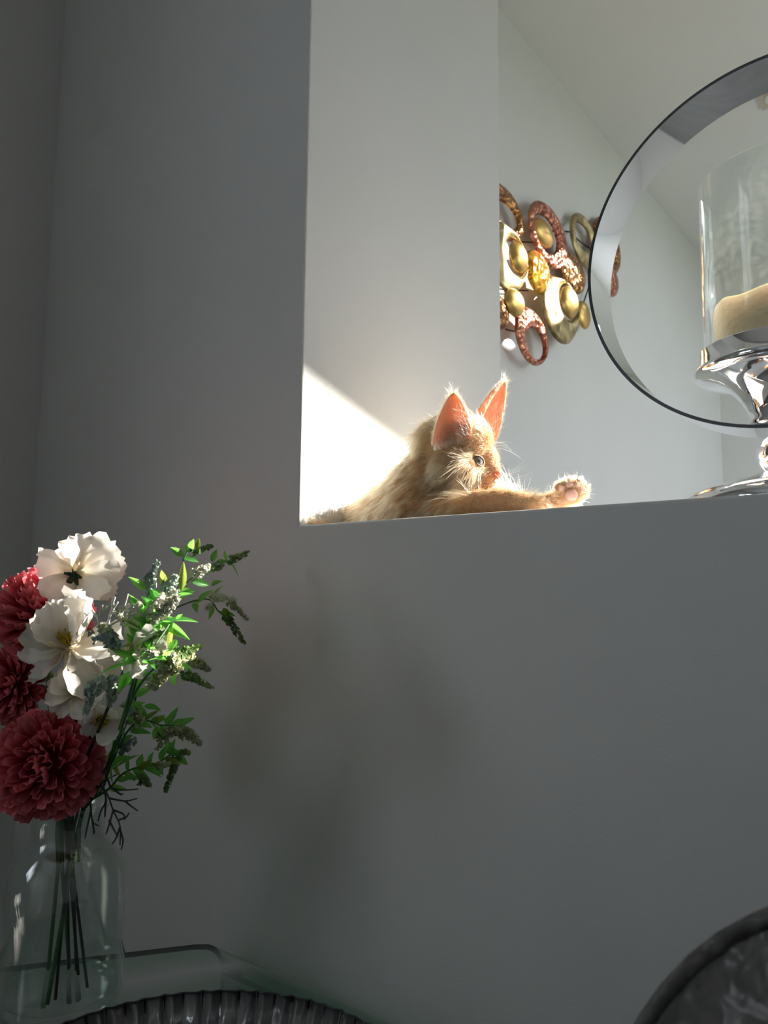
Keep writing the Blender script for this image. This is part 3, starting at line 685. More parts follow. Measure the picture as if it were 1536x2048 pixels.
def grow(N, seed, lmul=1.0, stray=False):
    g = np.random.default_rng(seed)
    A, B, C_ = KV[KT[:, 0]], KV[KT[:, 1]], KV[KT[:, 2]]
    ar = np.linalg.norm(np.cross(B-A, C_-A), axis=1)
    cen = (A+B+C_)/3; cx_, cy_, cz_ = project(cen)
    # more hair where it is looked at, none on the underside
    fn = unit(np.cross(B-A, C_-A)); wt = ar*np.where(cen[:, 2] < KL+0.0005, 0, 1)
    headw = sstep(840, 880, cx_)*sstep(985, 960, cy_)*sstep(1015, 1005, cx_)
    wt = wt*(1+2.2*headw)
    wt /= wt.sum(); idx = g.choice(len(wt), N, p=wt)
    u, v = g.random(N), g.random(N); s = u+v > 1; u[s] = 1-u[s]; v[s] = 1-v[s]
    P = A[idx]*(1-u-v)[:, None]+B[idx]*u[:, None]+C_[idx]*v[:, None]
    tri = KT[idx]; n = unit(KN[tri[:, 0]]*(1-u-v)[:, None]+KN[tri[:, 1]]*u[:, None]+KN[tri[:, 2]]*v[:, None])
    x, y, d = project(P)
    hc = V3(dep(915, 905, .98)); rel = P-hc; fwd = rel@nF; sid = rel@nS; up = rel@nUp
    head = (fwd > -0.045) & (np.linalg.norm(rel, axis=1) < 0.088) & (up > -0.060)
    hw = sstep(0.088, 0.070, np.linalg.norm(rel, axis=1))*sstep(-0.062, -0.045, up)*sstep(-0.05, -0.03, fwd)
    paw = sstep(1095, 1110, x); arm = sstep(930, 960, x)*sstep(965, 985, y)*(1-paw)*sstep(0.955, 0.94, d)
    # length
    L = np.full(N, 0.026)
    face = sstep(0.0, 0.05, fwd)
    Lh = 0.0105*(1-face)+0.0046*face
    cheek = sstep(-0.005, -0.03, up)*(1-sstep(0.025, 0.045, fwd)); Lh = Lh+0.012*cheek
    L = L*(1-hw)+Lh*hw
    L = L*(1-arm)+0.0095*arm; L = L*(1-paw)+0.0085*paw
    L *= g.uniform(0.7, 1.15, N)*lmul
    # lie of the coat
    comb_b = unit(-nR*0.75-nZ*0.55-nFh*0.15)
    comb_h = unit(-nF[None, :]*0.9 + unit(rel)*0.55 - nZ[None, :]*(0.55*cheek)[:, None])
    comb_a = unit(nR*0.85-nZ*0.35)
    comb = comb_b[None, :]*(1-hw)[:, None]+comb_h*hw[:, None]
    comb = comb*(1-arm)[:, None]+comb_a[None, :]*arm[:, None]
    comb = comb*(1-paw)[:, None]+unit(rel*0+nZ[None, :]*0.9+n*0.6)*paw[:, None]
    comb = comb - n*np.sum(comb*n, axis=1, keepdims=True)
    lift = 0.50*(1-hw)+0.42*hw+0.3*paw
    if stray: lift = lift+0.7
    dr = unit(n*lift[:, None]+unit(comb)*1.0+g.normal(0, 0.16, (N, 3)))
    # clumping: shared low-frequency sway
    cl = np.sin(P@np.array([[210., 330., 90.], [130., -250., 310.], [310., 120., -220.]]).T+g.random(3)*6)
    dr = unit(dr+0.16*cl)
    k = 6; t = np.linspace(0, 1, k)
    droop = (-nZ[None, :]*0.30-n*0.12)*(0.5*(1-hw)+0.35*hw)[:, None]
    pts = P[:, None, :]-n[:, None, :]*0.0006+dr[:, None, :]*(t[None, :, None]*L[:, None, None])+droop[:, None, :]*(t[None, :, None]**2*L[:, None, None])+g.normal(0, 0.045, (N, 1, 3))*(t[None, :, None]**2*L[:, None, None])
    if not stray:
        from mathutils.kdtree import KDTree
        G = 5000; gi = g.choice(N, G, replace=False); kd = KDTree(G)
        for q, i in enumerate(gi): kd.insert(P[i], q)
        kd.balance(); near = np.array([kd.find(p)[1] for p in P]); gt = pts[gi[near]]
        off = gt-gt[:, :1, :]+ (P[gi[near]]-P)[:, None, :]*0.85+P[:, None, :]
        cw = (t**0.9*0.85)[None, :, None]*(g.uniform(0.55, 1.0, N)*(1-0.55*hw))[:, None, None]
        pts = pts*(1-cw)+off*cw
    pts[:, :, 2] = np.maximum(pts[:, :, 2], KL+0.0003)
    # keep the eye, nose and pads clear
    e2 = ((x-956)/14.5)**2+((y-921)/12.0)**2; no = ((x-995)/9)**2+((y-949)/8)**2
    pad = ((x-1143)/13)**2+((y-989)/10)**2
    keep = (e2 > 1)&(no > 1)&~((pad < 1)&(d < 0.88)) & (P[:, 2] > KL+0.0006)
    # tone: creamier on chest, muzzle and paw; gingery forehead; the foreleg's shade put into its colour
    tone = np.ones((N, 3))
    ging = hw*sstep(-0.01, 0.02, up); tone *= 1-ging[:, None]*np.array([0.02, 0.10, 0.20])
    tone *= 1-arm[:, None]*np.array([0.22, 0.25, 0.22])
    stripe = 0.5+0.5*np.sin(x*0.10+y*0.05+3*np.sin(y*0.03)); tone *= 1-(0.10*stripe*(1-arm))[:, None]*np.array([0.6, 1, 1.2])
    cream = np.clip(paw+sstep(1005, 1030, x)*0.6, 0, 1); tone = tone*(1-cream[:, None])+np.array([1.06, 1.15, 1.3])*cream[:, None]
    tone *= g.uniform(0.74, 1.15, (N, 1))
    if not stray: tone *= np.random.default_rng(77).uniform(0.72, 1.12, G)[near][:, None]
    return pts[keep], np.clip(tone[keep], 0, 1.3)
P1, T1 = grow(70000, 3)
P2, T2 = grow(4200, 5, 1.7, True)
hair_object('fur', np.concatenate((P1, P2)), 0.00018, M_FUR, kit, np.concatenate((T1, T2)))['kind'] = 'stuff'
# ear fringe and inner tufts
def ear_hair(e, n_edge, n_in, seed):
    g = np.random.default_rng(seed); P, od = EARS[e]; out = []
    if n_edge: _fringe(out, g, P, od, n_edge)
    if n_in: _tufts(out, g, P, od, n_in)
    k = 5; A = np.zeros((len(out), k, 3))
    for i, (b, d, L) in enumerate(out):
        cv = Vector(g.normal(0, 0.25, 3))
        for j in range(k): t = j/(k-1); A[i, j] = b+d*(L*t)+cv*(L*t*t)
    return A
def _fringe(out, g, P, od, n_edge):
    for q in range(n_edge):
        s = -1 if g.random() < 0.5 else 1; v = g.random()**0.8
        b = P(s*(1-0.03*g.random()), v, 0.0); o = (P(s, v)-P(0, v)); o = o.normalized() if o.length > 1e-5 else Vector((0, 0, 1))
        d = o*g.uniform(0.2, 0.7)+ZZ*0.75+Vector(g.normal(0, 0.25, 3)); out.append((b, d.normalized(), g.uniform(0.003, 0.008)+0.010*(v > 0.93)*g.random()))
    for q in range(n_edge*3):                                   # back of the ear, short coat
        u, v = g.uniform(-1, 1), g.random(); b = P(u, v, -0.0022); d = -od*0.45+(P(u, min(v+0.1, 1))-P(u, v)).normalized()*0.9+Vector(g.normal(0, 0.12, 3)); out.append((b, d.normalized(), g.uniform(0.003, 0.006)))
def _tufts(out, g, P, od, n_in):
    for q in range(n_in):                                       # long pale hair springing from the front edge across the hollow
        v = g.uniform(0.0, 0.62); u = g.uniform(0.45, 1.0); b = P(u, v, 0.0008); d = (P(-0.3, min(v+0.15, 1))-b).normalized()*0.8+od*0.8+ZZ*0.15+Vector(g.normal(0, 0.22, 3)); out.append((b, d.normalized(), g.uniform(0.008, 0.017)))
    for q in range(n_in):                                       # tuft hiding the foot of the ear
        u = g.uniform(-1.0, 0.8); b = P(u, 0.0, 0.0)-ZZ*g.uniform(0, 0.006); d = ZZ*g.uniform(0.3, 0.9)+od*0.9-RH*0.2+Vector(g.normal(0, 0.3, 3)); out.append((b, d.normalized(), g.uniform(0.006, 0.015)))
EH = np.concatenate((ear_hair(0, 900, 0, 11), ear_hair(1, 900, 0, 12)))
hair_object('ear_fringe', EH, 0.00014, M_FUR, kit, np.tile(np.array([[1.05, 1.12, 1.2]]), (len(EH), 1)))['kind'] = 'stuff'
EH = np.concatenate((ear_hair(0, 0, 190, 13), ear_hair(1, 0, 120, 14)))
hair_object('ear_tufts', EH, 0.00018, fur_mat('pale_ear_hair', (0.90, 0.72, 0.58), (0.96, 0.90, 0.82)), kit)['kind'] = 'stuff'
# whiskers and long brow hairs
WH = []; g = np.random.default_rng(21)
for i in range(15):
    b = dep(983+g.uniform(-8, 6), 955+g.uniform(-6, 7), .975); d = (RH*g.uniform(.7, 1)+FH*g.uniform(.2, .7)+ZZ*g.uniform(-.55, .25)).normalized(); WH.append((b, d, g.uniform(.035, .06), ZZ*g.uniform(.1, .5)))
for i in range(9):
    b = surf(968+g.uniform(-6, 6), 958+g.uniform(-5, 6))[0]
    if b: WH.append((b, (-FH*0.5-RH*g.uniform(.5, 1.0)-ZZ*g.uniform(.35, .75)).normalized(), g.uniform(.025, .045), -ZZ*g.uniform(.0, .25)))
for i in range(6):
    b = dep(985+g.uniform(-4, 5), 890+g.uniform(-8, 10), .985); WH.append((b, (RH*0.9+ZZ*g.uniform(-.05, .6)+FH*.2).normalized(), g.uniform(.022, .045), -ZZ*g.uniform(.1, .9)))
k = 9; A = np.zeros((len(WH), k, 3))
for i, (b, d, L, cv) in enumerate(WH):
    for j in range(k): t = j/(k-1); A[i, j] = b+d*(L*t)+cv*(L*t*t)
hair_object('whiskers', A, 0.00016, M_WHISK, kit)

# ================================================================== BOUQUET
def stem_path(pts): return catmull(pts, 6)
M_STEM = leafy('green_stem', (0.05, 0.16, 0.05), (0.09, 0.22, 0.07), 0.05)
M_STEM_D = simple('dark_brown_stem', (0.03, 0.03, 0.02), 0.6)
M_LEAF = leafy('green_leaf', (0.05, 0.24, 0.05), (0.09, 0.36, 0.07), 0.55, 0.4, 0.4, glow=(0.36, 0.95, 0.16))
M_LEAF_Y = leafy('yellow_green_leaf', (0.12, 0.22, 0.03), (0.26, 0.32, 0.06), 0.5, 0.4, 0.4, glow=(0.50, 0.65, 0.12))
M_MUM = leafy('crimson_petal', (0.54, 0.014, 0.045), (0.95, 0.30, 0.34), 0.22, 0.6, 0.2, 'Y', 0.35, 1.0)
M_MUMC = simple('crimson_core', (0.16, 0.006, 0.014), 0.9)
M_WPET = leafy('cream_white_petal', (0.80, 0.70, 0.50), (0.90, 0.87, 0.82), 0.35, 0.55, 0.2, 'Y', 0.0, 0.5)
M_STAM = leafy('yellow_stamen', (0.50, 0.36, 0.01), (0.80, 0.62, 0.03), 0.2)
M_DARK = simple('dark_flower_heart', (0.02, 0.005, 0.006), 0.8)
M_SEPAL = simple('dark_green_sepal', (0.015, 0.03, 0.01), 0.6)
M_FLOR = leafy('cream_green_floret', (0.52, 0.60, 0.32), (0.74, 0.76, 0.52), 0.3, 0.8, 0.1)
M_FLOR_G = leafy('grey_green_floret', (0.34, 0.44, 0.38), (0.60, 0.68, 0.62), 0.25, 0.9, 0.1)
M_FLOR_W = leafy('white_floret', (0.75, 0.76, 0.62), (0.90, 0.90, 0.82), 0.35, 0.8, 0.1)
M_FLOR_D = leafy('green_floret', (0.18, 0.34, 0.11), (0.42, 0.54, 0.24), 0.3, 0.8, 0.1)
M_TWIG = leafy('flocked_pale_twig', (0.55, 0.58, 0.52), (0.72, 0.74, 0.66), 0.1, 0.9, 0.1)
M_TWIG_SHADE = simple('shaded_flocked_twig', (0.06, 0.07, 0.065), 0.9)  # same flocking as the pale twig, its shade put into the colour

def fp(x, y, d=0.0):
    """a point in the bouquet: picture place, d metres nearer (-) or farther (+) than the vase axis"""
    return dep(x, y, VDEP + d)
VDEP = (NECK-CAM).dot(_F)
PXM = VDEP/F_PX

def frame(dirv, up=None, roll=0.0):
    z = Vector(dirv).normalized(); u = Vector(up) if up is not None else ZZ
    x = u.cross(z); x = x.normalized() if x.length > 1e-4 else Vector((1, 0, 0)); y = z.cross(x)
    if roll:
        c, s = math.cos(roll), math.sin(roll); x, y = x*c+y*s, y*c-x*s
    return x, y, z
def mat_from(x, y, z, p, s=1.0):
    return Matrix(((x.x*s, y.x*s, z.x*s, p.x), (x.y*s, y.y*s, z.y*s, p.y), (x.z*s, y.z*s, z.z*s, p.z), (0, 0, 0, 1)))

# ---- shared piece meshes (along +Y, facing +Z, unit length)
def petal_mum():
    vs, fs = [], []; NU, NV = 4, 6
    for j in range(NV):
        v = j/(NV-1); w = 0.09+0.19*math.sin(min(v*1.15, 1)*PI*0.62); w *= 1.0 if v < 0.85 else 0.72
        for i in range(NU):
            u = -1+2*i/(NU-1)
            vs.append((u*w*0.55, v, 0.10*u*u*(0.4+v)+0.22*v*v))
    for j in range(NV-1):
        for i in range(NU-1): a = j*NU+i; fs.append((a, a+1, a+NU+1, a+NU))
    return mesh('mum_petal', vs, fs)
PM = petal_mum(); PM.materials.append(M_MUM)
def petal_white(seed):
    g = np.random.default_rng(seed); vs, fs = [], []; NU, NV = 15, 10; ph = g.random(4)*6
    for j in range(NV):
        v = j/(NV-1); w = 0.16+0.44*math.sin(min(1, v*1.05)*PI*0.60)**1.2
        for i in range(NU):
            u = -1+2*i/(NU-1); e = max(abs(u)**2, v**3)
            ruf = 0.055*math.sin(u*7.5+ph[0])*v+e*(0.06*math.sin(u*13+ph[1])+0.05*math.sin(v*15+ph[2]))
            rim = 0.04*math.sin(u*17+ph[3])*(v > 0.95)
            yy = v*(1-0.16*abs(u)**2.5)+rim
            vs.append((u*w, yy, 0.16*u*u*v+ruf+0.12*v-0.30*max(0, v-0.55)**2*2*(seed % 2)))
    for j in range(NV-1):
        for i in range(NU-1): a = j*NU+i; fs.append((a, a+1, a+NU+1, a+NU))
    me = mesh('white_petal', vs, fs); me.materials.append(M_WPET); return me
PW = [petal_white(k) for k in range(6)]
def leaf_mesh(seed, mat):
    g = np.random.default_rng(seed); vs, fs = [], []; NV = 8; bend = g.uniform(-0.25, 0.15)
    for j in range(NV+1):
        v = j/NV; w = 0.19*math.sin(PI*min(1, v**0.8))**0.9*(1-0.25*v)+0.004
        for u in (-1, -0.5, 0, 0.5, 1): vs.append((u*w, v, abs(u)*0.09*math.sin(PI*v)+bend*v*v))
    for j in range(NV):
        for i in range(4): a = j*5+i; fs.append((a, a+1, a+6, a+5))
    me = mesh('leaf', vs, fs); me.materials.append(mat); return me
LV = [leaf_mesh(k, M_LEAF) for k in range(4)] + [leaf_mesh(9, M_LEAF_Y)]

def stem_to_vase(start, foot=None, bend=None, extra=()):
    P = [start]+list(extra)
    nk = NECK + Vector((random.uniform(-.018, .018), random.uniform(-.018, .018), 0.02)); nk2 = Vector((nk.x*.6+VX*.4, nk.y*.6+VY*.4, vz(1690)))
    if foot is None: foot = Vector((VX+random.uniform(-.03, .03), VY+random.uniform(-.03, .03), ZT+0.016))
    return P + [nk, nk2, foot]

# ---- chrysanthemums
def mum(center, R, face, n, label, extra=(), foot=None, squash=0.85):
    t = empty('chrysanthemum', Vector((center.x, center.y, center.z)), label, 'flower', 'red chrysanthemums in the vase')
    tube('stem', stem_path(stem_to_vase(center-ZZ*R*0.2, foot, extra=extra)), 0.0022, M_STEM, t, 7)
    bm = bmesh.new(); bmesh.ops.create_icosphere(bm, subdivisions=3, radius=R*0.52)
    link('bloom_core', bm_mesh('bloom_core', bm, True), M_MUMC, t, Matrix.Translation(center))
    fx, fy, fz = frame(face)
    for i in range(n):
        k = (i+0.5)/n; ca = 1-1.72*k; sa = math.sqrt(max(0, 1-ca*ca)); a = i*2.399963+random.uniform(-.25, .25)
        dl = Vector((sa*math.cos(a), sa*math.sin(a), ca*squash+0.0)).normalized()
        d = (fx*dl.x+fy*dl.y+fz*dl.z).normalized()
        # petals curl towards the flower's face
        nrm = (fz-d*fz.dot(d)); nrm = nrm.normalized() if nrm.length > 0.15 else fx
        x = d.cross(nrm).normalized(); j = Vector((random.gauss(0, .10), random.gauss(0, .10), random.gauss(0, .10)))
        d2 = (d+j-nrm*0.12).normalized(); x = d2.cross(nrm).normalized(); z = x.cross(d2)
        L = R*random.uniform(0.66, 0.80)*(0.78+0.22*min(1, sa*1.4))
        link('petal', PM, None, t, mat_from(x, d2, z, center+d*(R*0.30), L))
    return t
CAMDIR = -FH
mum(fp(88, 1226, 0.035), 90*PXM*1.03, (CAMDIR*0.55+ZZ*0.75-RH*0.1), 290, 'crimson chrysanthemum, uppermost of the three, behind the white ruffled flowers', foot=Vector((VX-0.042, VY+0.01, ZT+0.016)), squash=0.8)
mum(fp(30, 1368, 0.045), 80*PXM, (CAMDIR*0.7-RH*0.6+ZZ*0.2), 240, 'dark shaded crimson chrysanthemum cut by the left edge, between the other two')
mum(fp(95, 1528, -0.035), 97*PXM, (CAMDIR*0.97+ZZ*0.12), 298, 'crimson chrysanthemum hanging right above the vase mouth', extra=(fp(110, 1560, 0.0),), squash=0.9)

# ---- white ruffled flowers
def white_flower(cx, cy, dd, face, petals, label, stamens=True, heart=False, sepal=False, size=1.0, extra=()):
    c = fp(cx, cy, dd); t = empty('white_flower', c, label, 'flower', 'white ruffled flowers in the vase')
    tube('stem', stem_path(stem_to_vase(c, None, extra=extra)), 0.0016, M_STEM_D, t, 6)
    f = Vector(face).normalized()
    for q, (ex, ey, lift) in enumerate(petals):
        tip = fp(ex, ey, dd) + f*(lift*0.03)
        d = tip-c; L = d.length*1.02; d = d.normalized()
        nrm = f-d*f.dot(d); nrm = nrm.normalized() if nrm.length > 0.1 else ZZ
        x = d.cross(nrm).normalized(); z = x.cross(d)
        M = mat_from(x, d, z, c, L)
        wid = max(0.75, 0.042*size/L*1.15); M = M @ Matrix.Diagonal((min(wid, 1.5), 1, 1, 1))
        link('petal', PW[(q*2+int(cx)) % 6], None, t, M)
    if stamens:
        vs, fs = [], []
        for i in range(26):
            a = i*2.4; r = 0.25+0.5*random.random(); x, y, z = frame(f)
            d = (x*math.cos(a)*r+y*math.sin(a)*r+z*0.8).normalized()
            tube_into(vs, fs, [c, c+d*0.010*size, c+(d+f*0.3).normalized()*0.019*size], lambda u: 0.0005+0.0006*(u > 0.8), 5)
        link('stamens', mesh('stamens', vs, fs), M_STAM, t)
    if heart:
        bm = bmesh.new(); bmesh.ops.create_icosphere(bm, subdivisions=2, radius=0.0065)
        link('heart', bm_mesh('heart', bm, True), M_DARK, t, Matrix.Translation(c+f*0.010) @ Matrix.Diagonal((1, 1, 0.7, 1)))
    if sepal:
        vs, fs = [], []
        for a in range(5):
            x, y, z = frame(-f); d = (x*math.cos(a*1.26)+y*math.sin(a*1.26))*0.9+z*0.5
            tube_into(vs, fs, [c-f*0.002, c+d*0.005, c+d*0.011], lambda u: 0.0024*(1-u)+0.0012, 6)
        tube_into(vs, fs, [c, c-f*0.012], 0.0035, 8)
        link('sepals', mesh('sepals', vs, fs), M_SEPAL, t)
    return t
white_flower(150, 1150, -0.01, (FH*0.75+ZZ*0.5+RH*0.1), [(114, 1088, 0.2), (163, 1098, 0.5), (232, 1118, 0.3), (226, 1186, 0.1), (178, 1202, -0.2), (68, 1156, 0.1), (120, 1200, -.3)], 'white ruffled flower turned away, topmost of the bouquet', stamens=False, sepal=True)
white_flower(140, 1290, -0.055, (CAMDIR*0.62+ZZ*0.75), [(56, 1268, 0.1), (54, 1296, -0.1), (70, 1334, -0.3), (192, 1362, -0.4), (238, 1294, -0.1), (196, 1222, 0.5), (122, 1232, 0.7), (160, 1258, 1.0), (90, 1250, .6)], 'white ruffled flower with yellow stamens in front of the upper chrysanthemum')
white_flower(150, 1384, -0.045, (CAMDIR*0.8+RH*0.45+ZZ*0.35), [(100, 1372, 0.2), (106, 1404, 0.1), (138, 1428, 0.0), (192, 1420, 0.1), (215, 1372, 0.3), (168, 1340, 0.3), (124, 1344, 0.4)], 'white ruffled flower with a dark heart, below the largest white flower', heart=True, size=0.8)
white_flower(196, 1436, -0.05, (CAMDIR*0.7+RH*0.6-ZZ*0.1), [(166, 1450, 0.0), (186, 1470, 0.0), (240, 1462, 0.1), (226, 1412, 0.3), (176, 1410, 0.4)], 'small white ruffled flower drooping above the lower chrysanthemum', size=0.7)
white_flower(262, 1308, -0.10, (FH*0.3+RH*0.5+ZZ*0.7), [(318, 1296, 0.2), (292, 1272, 0.5), (250, 1350, 0.0), (282, 1342, 0.0), (222, 1326, 0.1)], 'cream white flower half hidden behind the green sprigs', stamens=False, size=0.9)

# ---- leafy sprigs with flower spikes
def floret_spike(P, R, n, mat, parent, size=0.0032):
    vs, fs = [], []; P = catmull(P, 5); m = len(P)
    for i in range(n):
        t = (i+random.random())/n; k = min(int(t*(m-1)), m-2); p = P[k].lerp(P[k+1], t*(m-1)-k)
        rr = R*(1-0.72*t)*random.uniform(0.55, 1.05); d = Vector((random.gauss(0, 1), random.gauss(0, 1), random.gauss(0, 1))).normalized()
        q = p+d*rr; s = size*random.uniform(0.6, 1.2)*(1-0.35*t); b = len(vs)
        x, y, z = frame(d)
        for a in range(4): c_, s_ = math.cos(a*PI/2+i), math.sin(a*PI/2+i); vs.append(q+(x*c_+y*s_)*s+z*(s*0.55))
        vs.append(q-z*s*0.7); vs.append(q+z*s*0.25)
        for a in range(4): fs.append((b+a, b+(a+1) % 4, b+5)); fs.append((b+(a+1) % 4, b+a, b+4))
    o = link('floret_spike', mesh('floret_spike', vs, fs, False), mat, parent); return o
FL = {'c': M_FLOR, 'g': M_FLOR_G, 'w': M_FLOR_W, 'd': M_FLOR_D}
def nearer(q, k):
    x, y, d = q
    return (x, y, d-k*min(1, max(0, (1560-y)/220))*(1-0.75*min(1, max(0, (x-370)/110))))
def sprig(main, leaves, spikes, label, twigs=(), stem_r=0.0013, near=0.0):
    """main: [(x, y, d)] from the tip end down; leaves: [(x, y, d, tipx, tipy, dtip, kind)]; spikes: [([(x,y,d)..], Rpx, n, mat)]"""
    main = [nearer(p, near) for p in main]; twigs = [[nearer(p, near) for p in tw] for tw in twigs]
    spikes = [([nearer(p, near) for p in P], a_, b_, c_) for P, a_, b_, c_ in spikes]
    leaves = [nearer(l[:3], near)+nearer(l[3:6], near)+(l[6],) for l in leaves]
    pts = [fp(*p) for p in main]; base = pts[-1]
    t = empty('leafy_sprig', base, label, 'sprig', 'green sprigs in the bouquet')
    nk = NECK+Vector((random.uniform(-.012, .016), random.uniform(-.012, .016), 0.0))
    tube('stem', catmull(pts+[nk, nk-ZZ*0.045], 6), lambda u: stem_r*(0.55+0.6*u), M_STEM, t, 6)
    for tw in twigs: tube('twig', catmull([fp(*p) for p in tw], 5), 0.0008, M_STEM, t, 5)
    for (x, y, d, tx, ty, dt, kind) in leaves:
        a, b = fp(x, y, d), fp(tx, ty, dt); v = b-a; L = v.length; v = v.normalized()
        up = (CAMDIR*random.uniform(0.2, 1)+ZZ*random.uniform(0.1, 0.9)+RH*random.uniform(-.6, .6)); xx = v.cross(up).normalized(); zz = xx.cross(v)
        M = mat_from(xx, v, zz, a, L) @ Matrix.Diagonal((min(1.5, max(0.8, 0.0085/L/0.19*0.5)), 1, 1, 1))
        link('leaf', LV[4] if kind == 1 else LV[random.randrange(4)], None, t, M)
    for (P, Rp, n, mk) in spikes: floret_spike([fp(*p) for p in P], Rp*PXM, n, FL[mk], t)
    return t
def auto_leaves(main, n, L=(28, 44), spread=0.9):
    out = []; P = main
    for i in range(n):
        t = (i+0.5)/n*(len(P)-1); k = min(int(t), len(P)-2); f = t-k
        x, y, d = (P[k][q]*(1-f)+P[k+1][q]*f for q in range(3))
        dx, dy = P[k][0]-P[k+1][0], P[k][1]-P[k+1][1]; a0 = math.atan2(dy, dx)
        a = a0+(1 if i % 2 else -1)*random.uniform(0.45, spread+0.25); l = random.uniform(*L)
        out.append((x, y, d, x+l*math.cos(a), y+l*math.sin(a), d+random.uniform(-.012, .012), 1 if random.random() < 0.15 else 0))
    return out
# the tall sprig reaching to the wall, top right
m1 = [(462, 1122, .10), (425, 1128, .085), (390, 1150, .06), (352, 1188, .03), (310, 1230, .0), (285, 1290, -.02), (262, 1380, -.03), (235, 1480, -.02), (190, 1580, 0)]
sprig(m1, [(368, 1112, .06, 340, 1094, .06, 0), (376, 1104, .06, 371, 1088, .06, 0), (380, 1100, .06, 388, 1078, .05, 0), (394, 1098, .06, 397, 1075, .06, 1), (366, 1116, .06, 400, 1122, .05, 0), (424, 1124, .08, 434, 1098, .08, 0), (454, 1120, .1, 449, 1100, .1, 0), (458, 1126, .1, 482, 1148, .1, 0), (432, 1126, .09, 458, 1122, .09, 0),
           (382, 1162, .05, 424, 1170, .04, 0), (424, 1172, .06, 448, 1154, .07, 0), (360, 1184, .03, 388, 1180, .02, 0), (362, 1182, .03, 366, 1122, .03, 1), (342, 1198, .02, 386, 1188, .01, 0), (330, 1212, .01, 362, 1196, -.01, 0), (318, 1222, .0, 290, 1196, -.02, 0), (306, 1236, .0, 350, 1236, -.01, 0), (300, 1250, -.01, 262, 1236, -.03, 0), (320, 1226, 0, 318, 1262, -.02, 0), (292, 1274, -.02, 276, 1246, -.03, 0)],
      [([(458, 1122, .10), (478, 1114, .11), (497, 1104, .118)], 9, 60, 'd'), ([(388, 1152, .05), (404, 1140, .04), (420, 1130, .04)], 12, 60, 'w'), ([(412, 1142, .05), (430, 1136, .05), (446, 1132, .05)], 9, 50, 'd'), ([(384, 1104, .06), (405, 1098, .06), (424, 1092, .06)], 8, 36, 'd'),
       ([(322, 1224, -.01), (340, 1206, -.015), (358, 1196, -.015)], 16, 80, 'w'), ([(300, 1232, -.02), (314, 1212, -.02), (326, 1190, -.02)], 14, 60, 'w')],
      'tall bright green sprig with white florets, its tip reaching up to the wall', [[(366, 1122, .06), (362, 1150, .04), (356, 1184, .03)], [(380, 1100, .06), (372, 1108, .06), (366, 1122, .06)]], near=0.08)
# right-hand drooping sprig
m2 = [(436, 1222, .07), (420, 1200, .065), (396, 1200, .05), (370, 1208, .03), (340, 1226, .01), (300, 1290, -.02), (270, 1400, -.01), (230, 1500, 0), (190, 1590, 0)]
sprig(m2, [(424, 1196, .06, 446, 1172, .06, 0), (396, 1204, .05, 420, 1180, .04, 0), (388, 1206, .04, 394, 1222, .03, 0), (424, 1206, .06, 420, 1240, .06, 0), (436, 1222, .07, 452, 1232, .07, 0), (440, 1226, .07, 472, 1228, .07, 0), (446, 1216, .07, 460, 1240, .07, 1), (398, 1206, .05, 374, 1202, .04, 0)],
      [([(424, 1190, .06), (440, 1196, .06), (474, 1196, .065)], 11, 80, 'w'), ([(418, 1206, .05), (416, 1214, .05), (418, 1222, .05)], 6, 16, 'w'), ([(460, 1206, .07), (480, 1222, .075), (496, 1240, .08)], 7, 60, 'c'), ([(450, 1232, .07), (472, 1262, .075), (488, 1286, .08)], 9, 90, 'd')],
      'green sprig arching over to the right with two drooping flower spikes', [[(436, 1222, .07), (450, 1234, .07), (462, 1250, .07)]])
# middle sprig, dark broad leaves under it
m3 = [(372, 1318, .02), (345, 1322, .015), (310, 1336, .0), (278, 1372, -.02), (256, 1420, -.02), (232, 1490, -.01), (200, 1570, 0)]
sprig(m3, [(324, 1242, .03, 380, 1280, .02, 0), (330, 1244, .03, 398, 1236, .02, 0), (352, 1238, .03, 366, 1228, .03, 0), (346, 1256, .03, 340, 1300, .03, 1), (352, 1278, .03, 338, 1312, .02, 0), (318, 1326, 0, 346, 1302, -.01, 0), (300, 1322, 0, 330, 1312, -.02, 0), (286, 1318, -.01, 312, 1338, -.02, 0), (352, 1330, .02, 384, 1342, .03, 0), (356, 1338, .02, 350, 1372, .03, 0), (332, 1330, .01, 362, 1318, .0, 1), (300, 1344, 0, 318, 1372, 0, 0)],
      [([(330, 1324, .0), (352, 1316, .01), (386, 1312, .02)], 17, 150, 'c'), ([(356, 1308, .01), (378, 1300, .02), (402, 1292, .03)], 9, 80, 'd'), ([(384, 1320, .03), (402, 1330, .03), (418, 1340, .03)], 9, 60, 'c'), ([(368, 1346, .03), (396, 1360, .03), (424, 1376, .035)], 8, 80, 'd'), ([(300, 1370, -.01), (330, 1350, 0), (362, 1334, .01)], 14, 110, 'c'), ([(338, 1308, 0), (346, 1318, .0), (352, 1326, 0)], 10, 30, 'w')],
      'green sprig with thick cream flower spikes halfway up the bouquet', [[(340, 1246, .03), (330, 1262, .02), (310, 1290, .0)]], near=0.13)
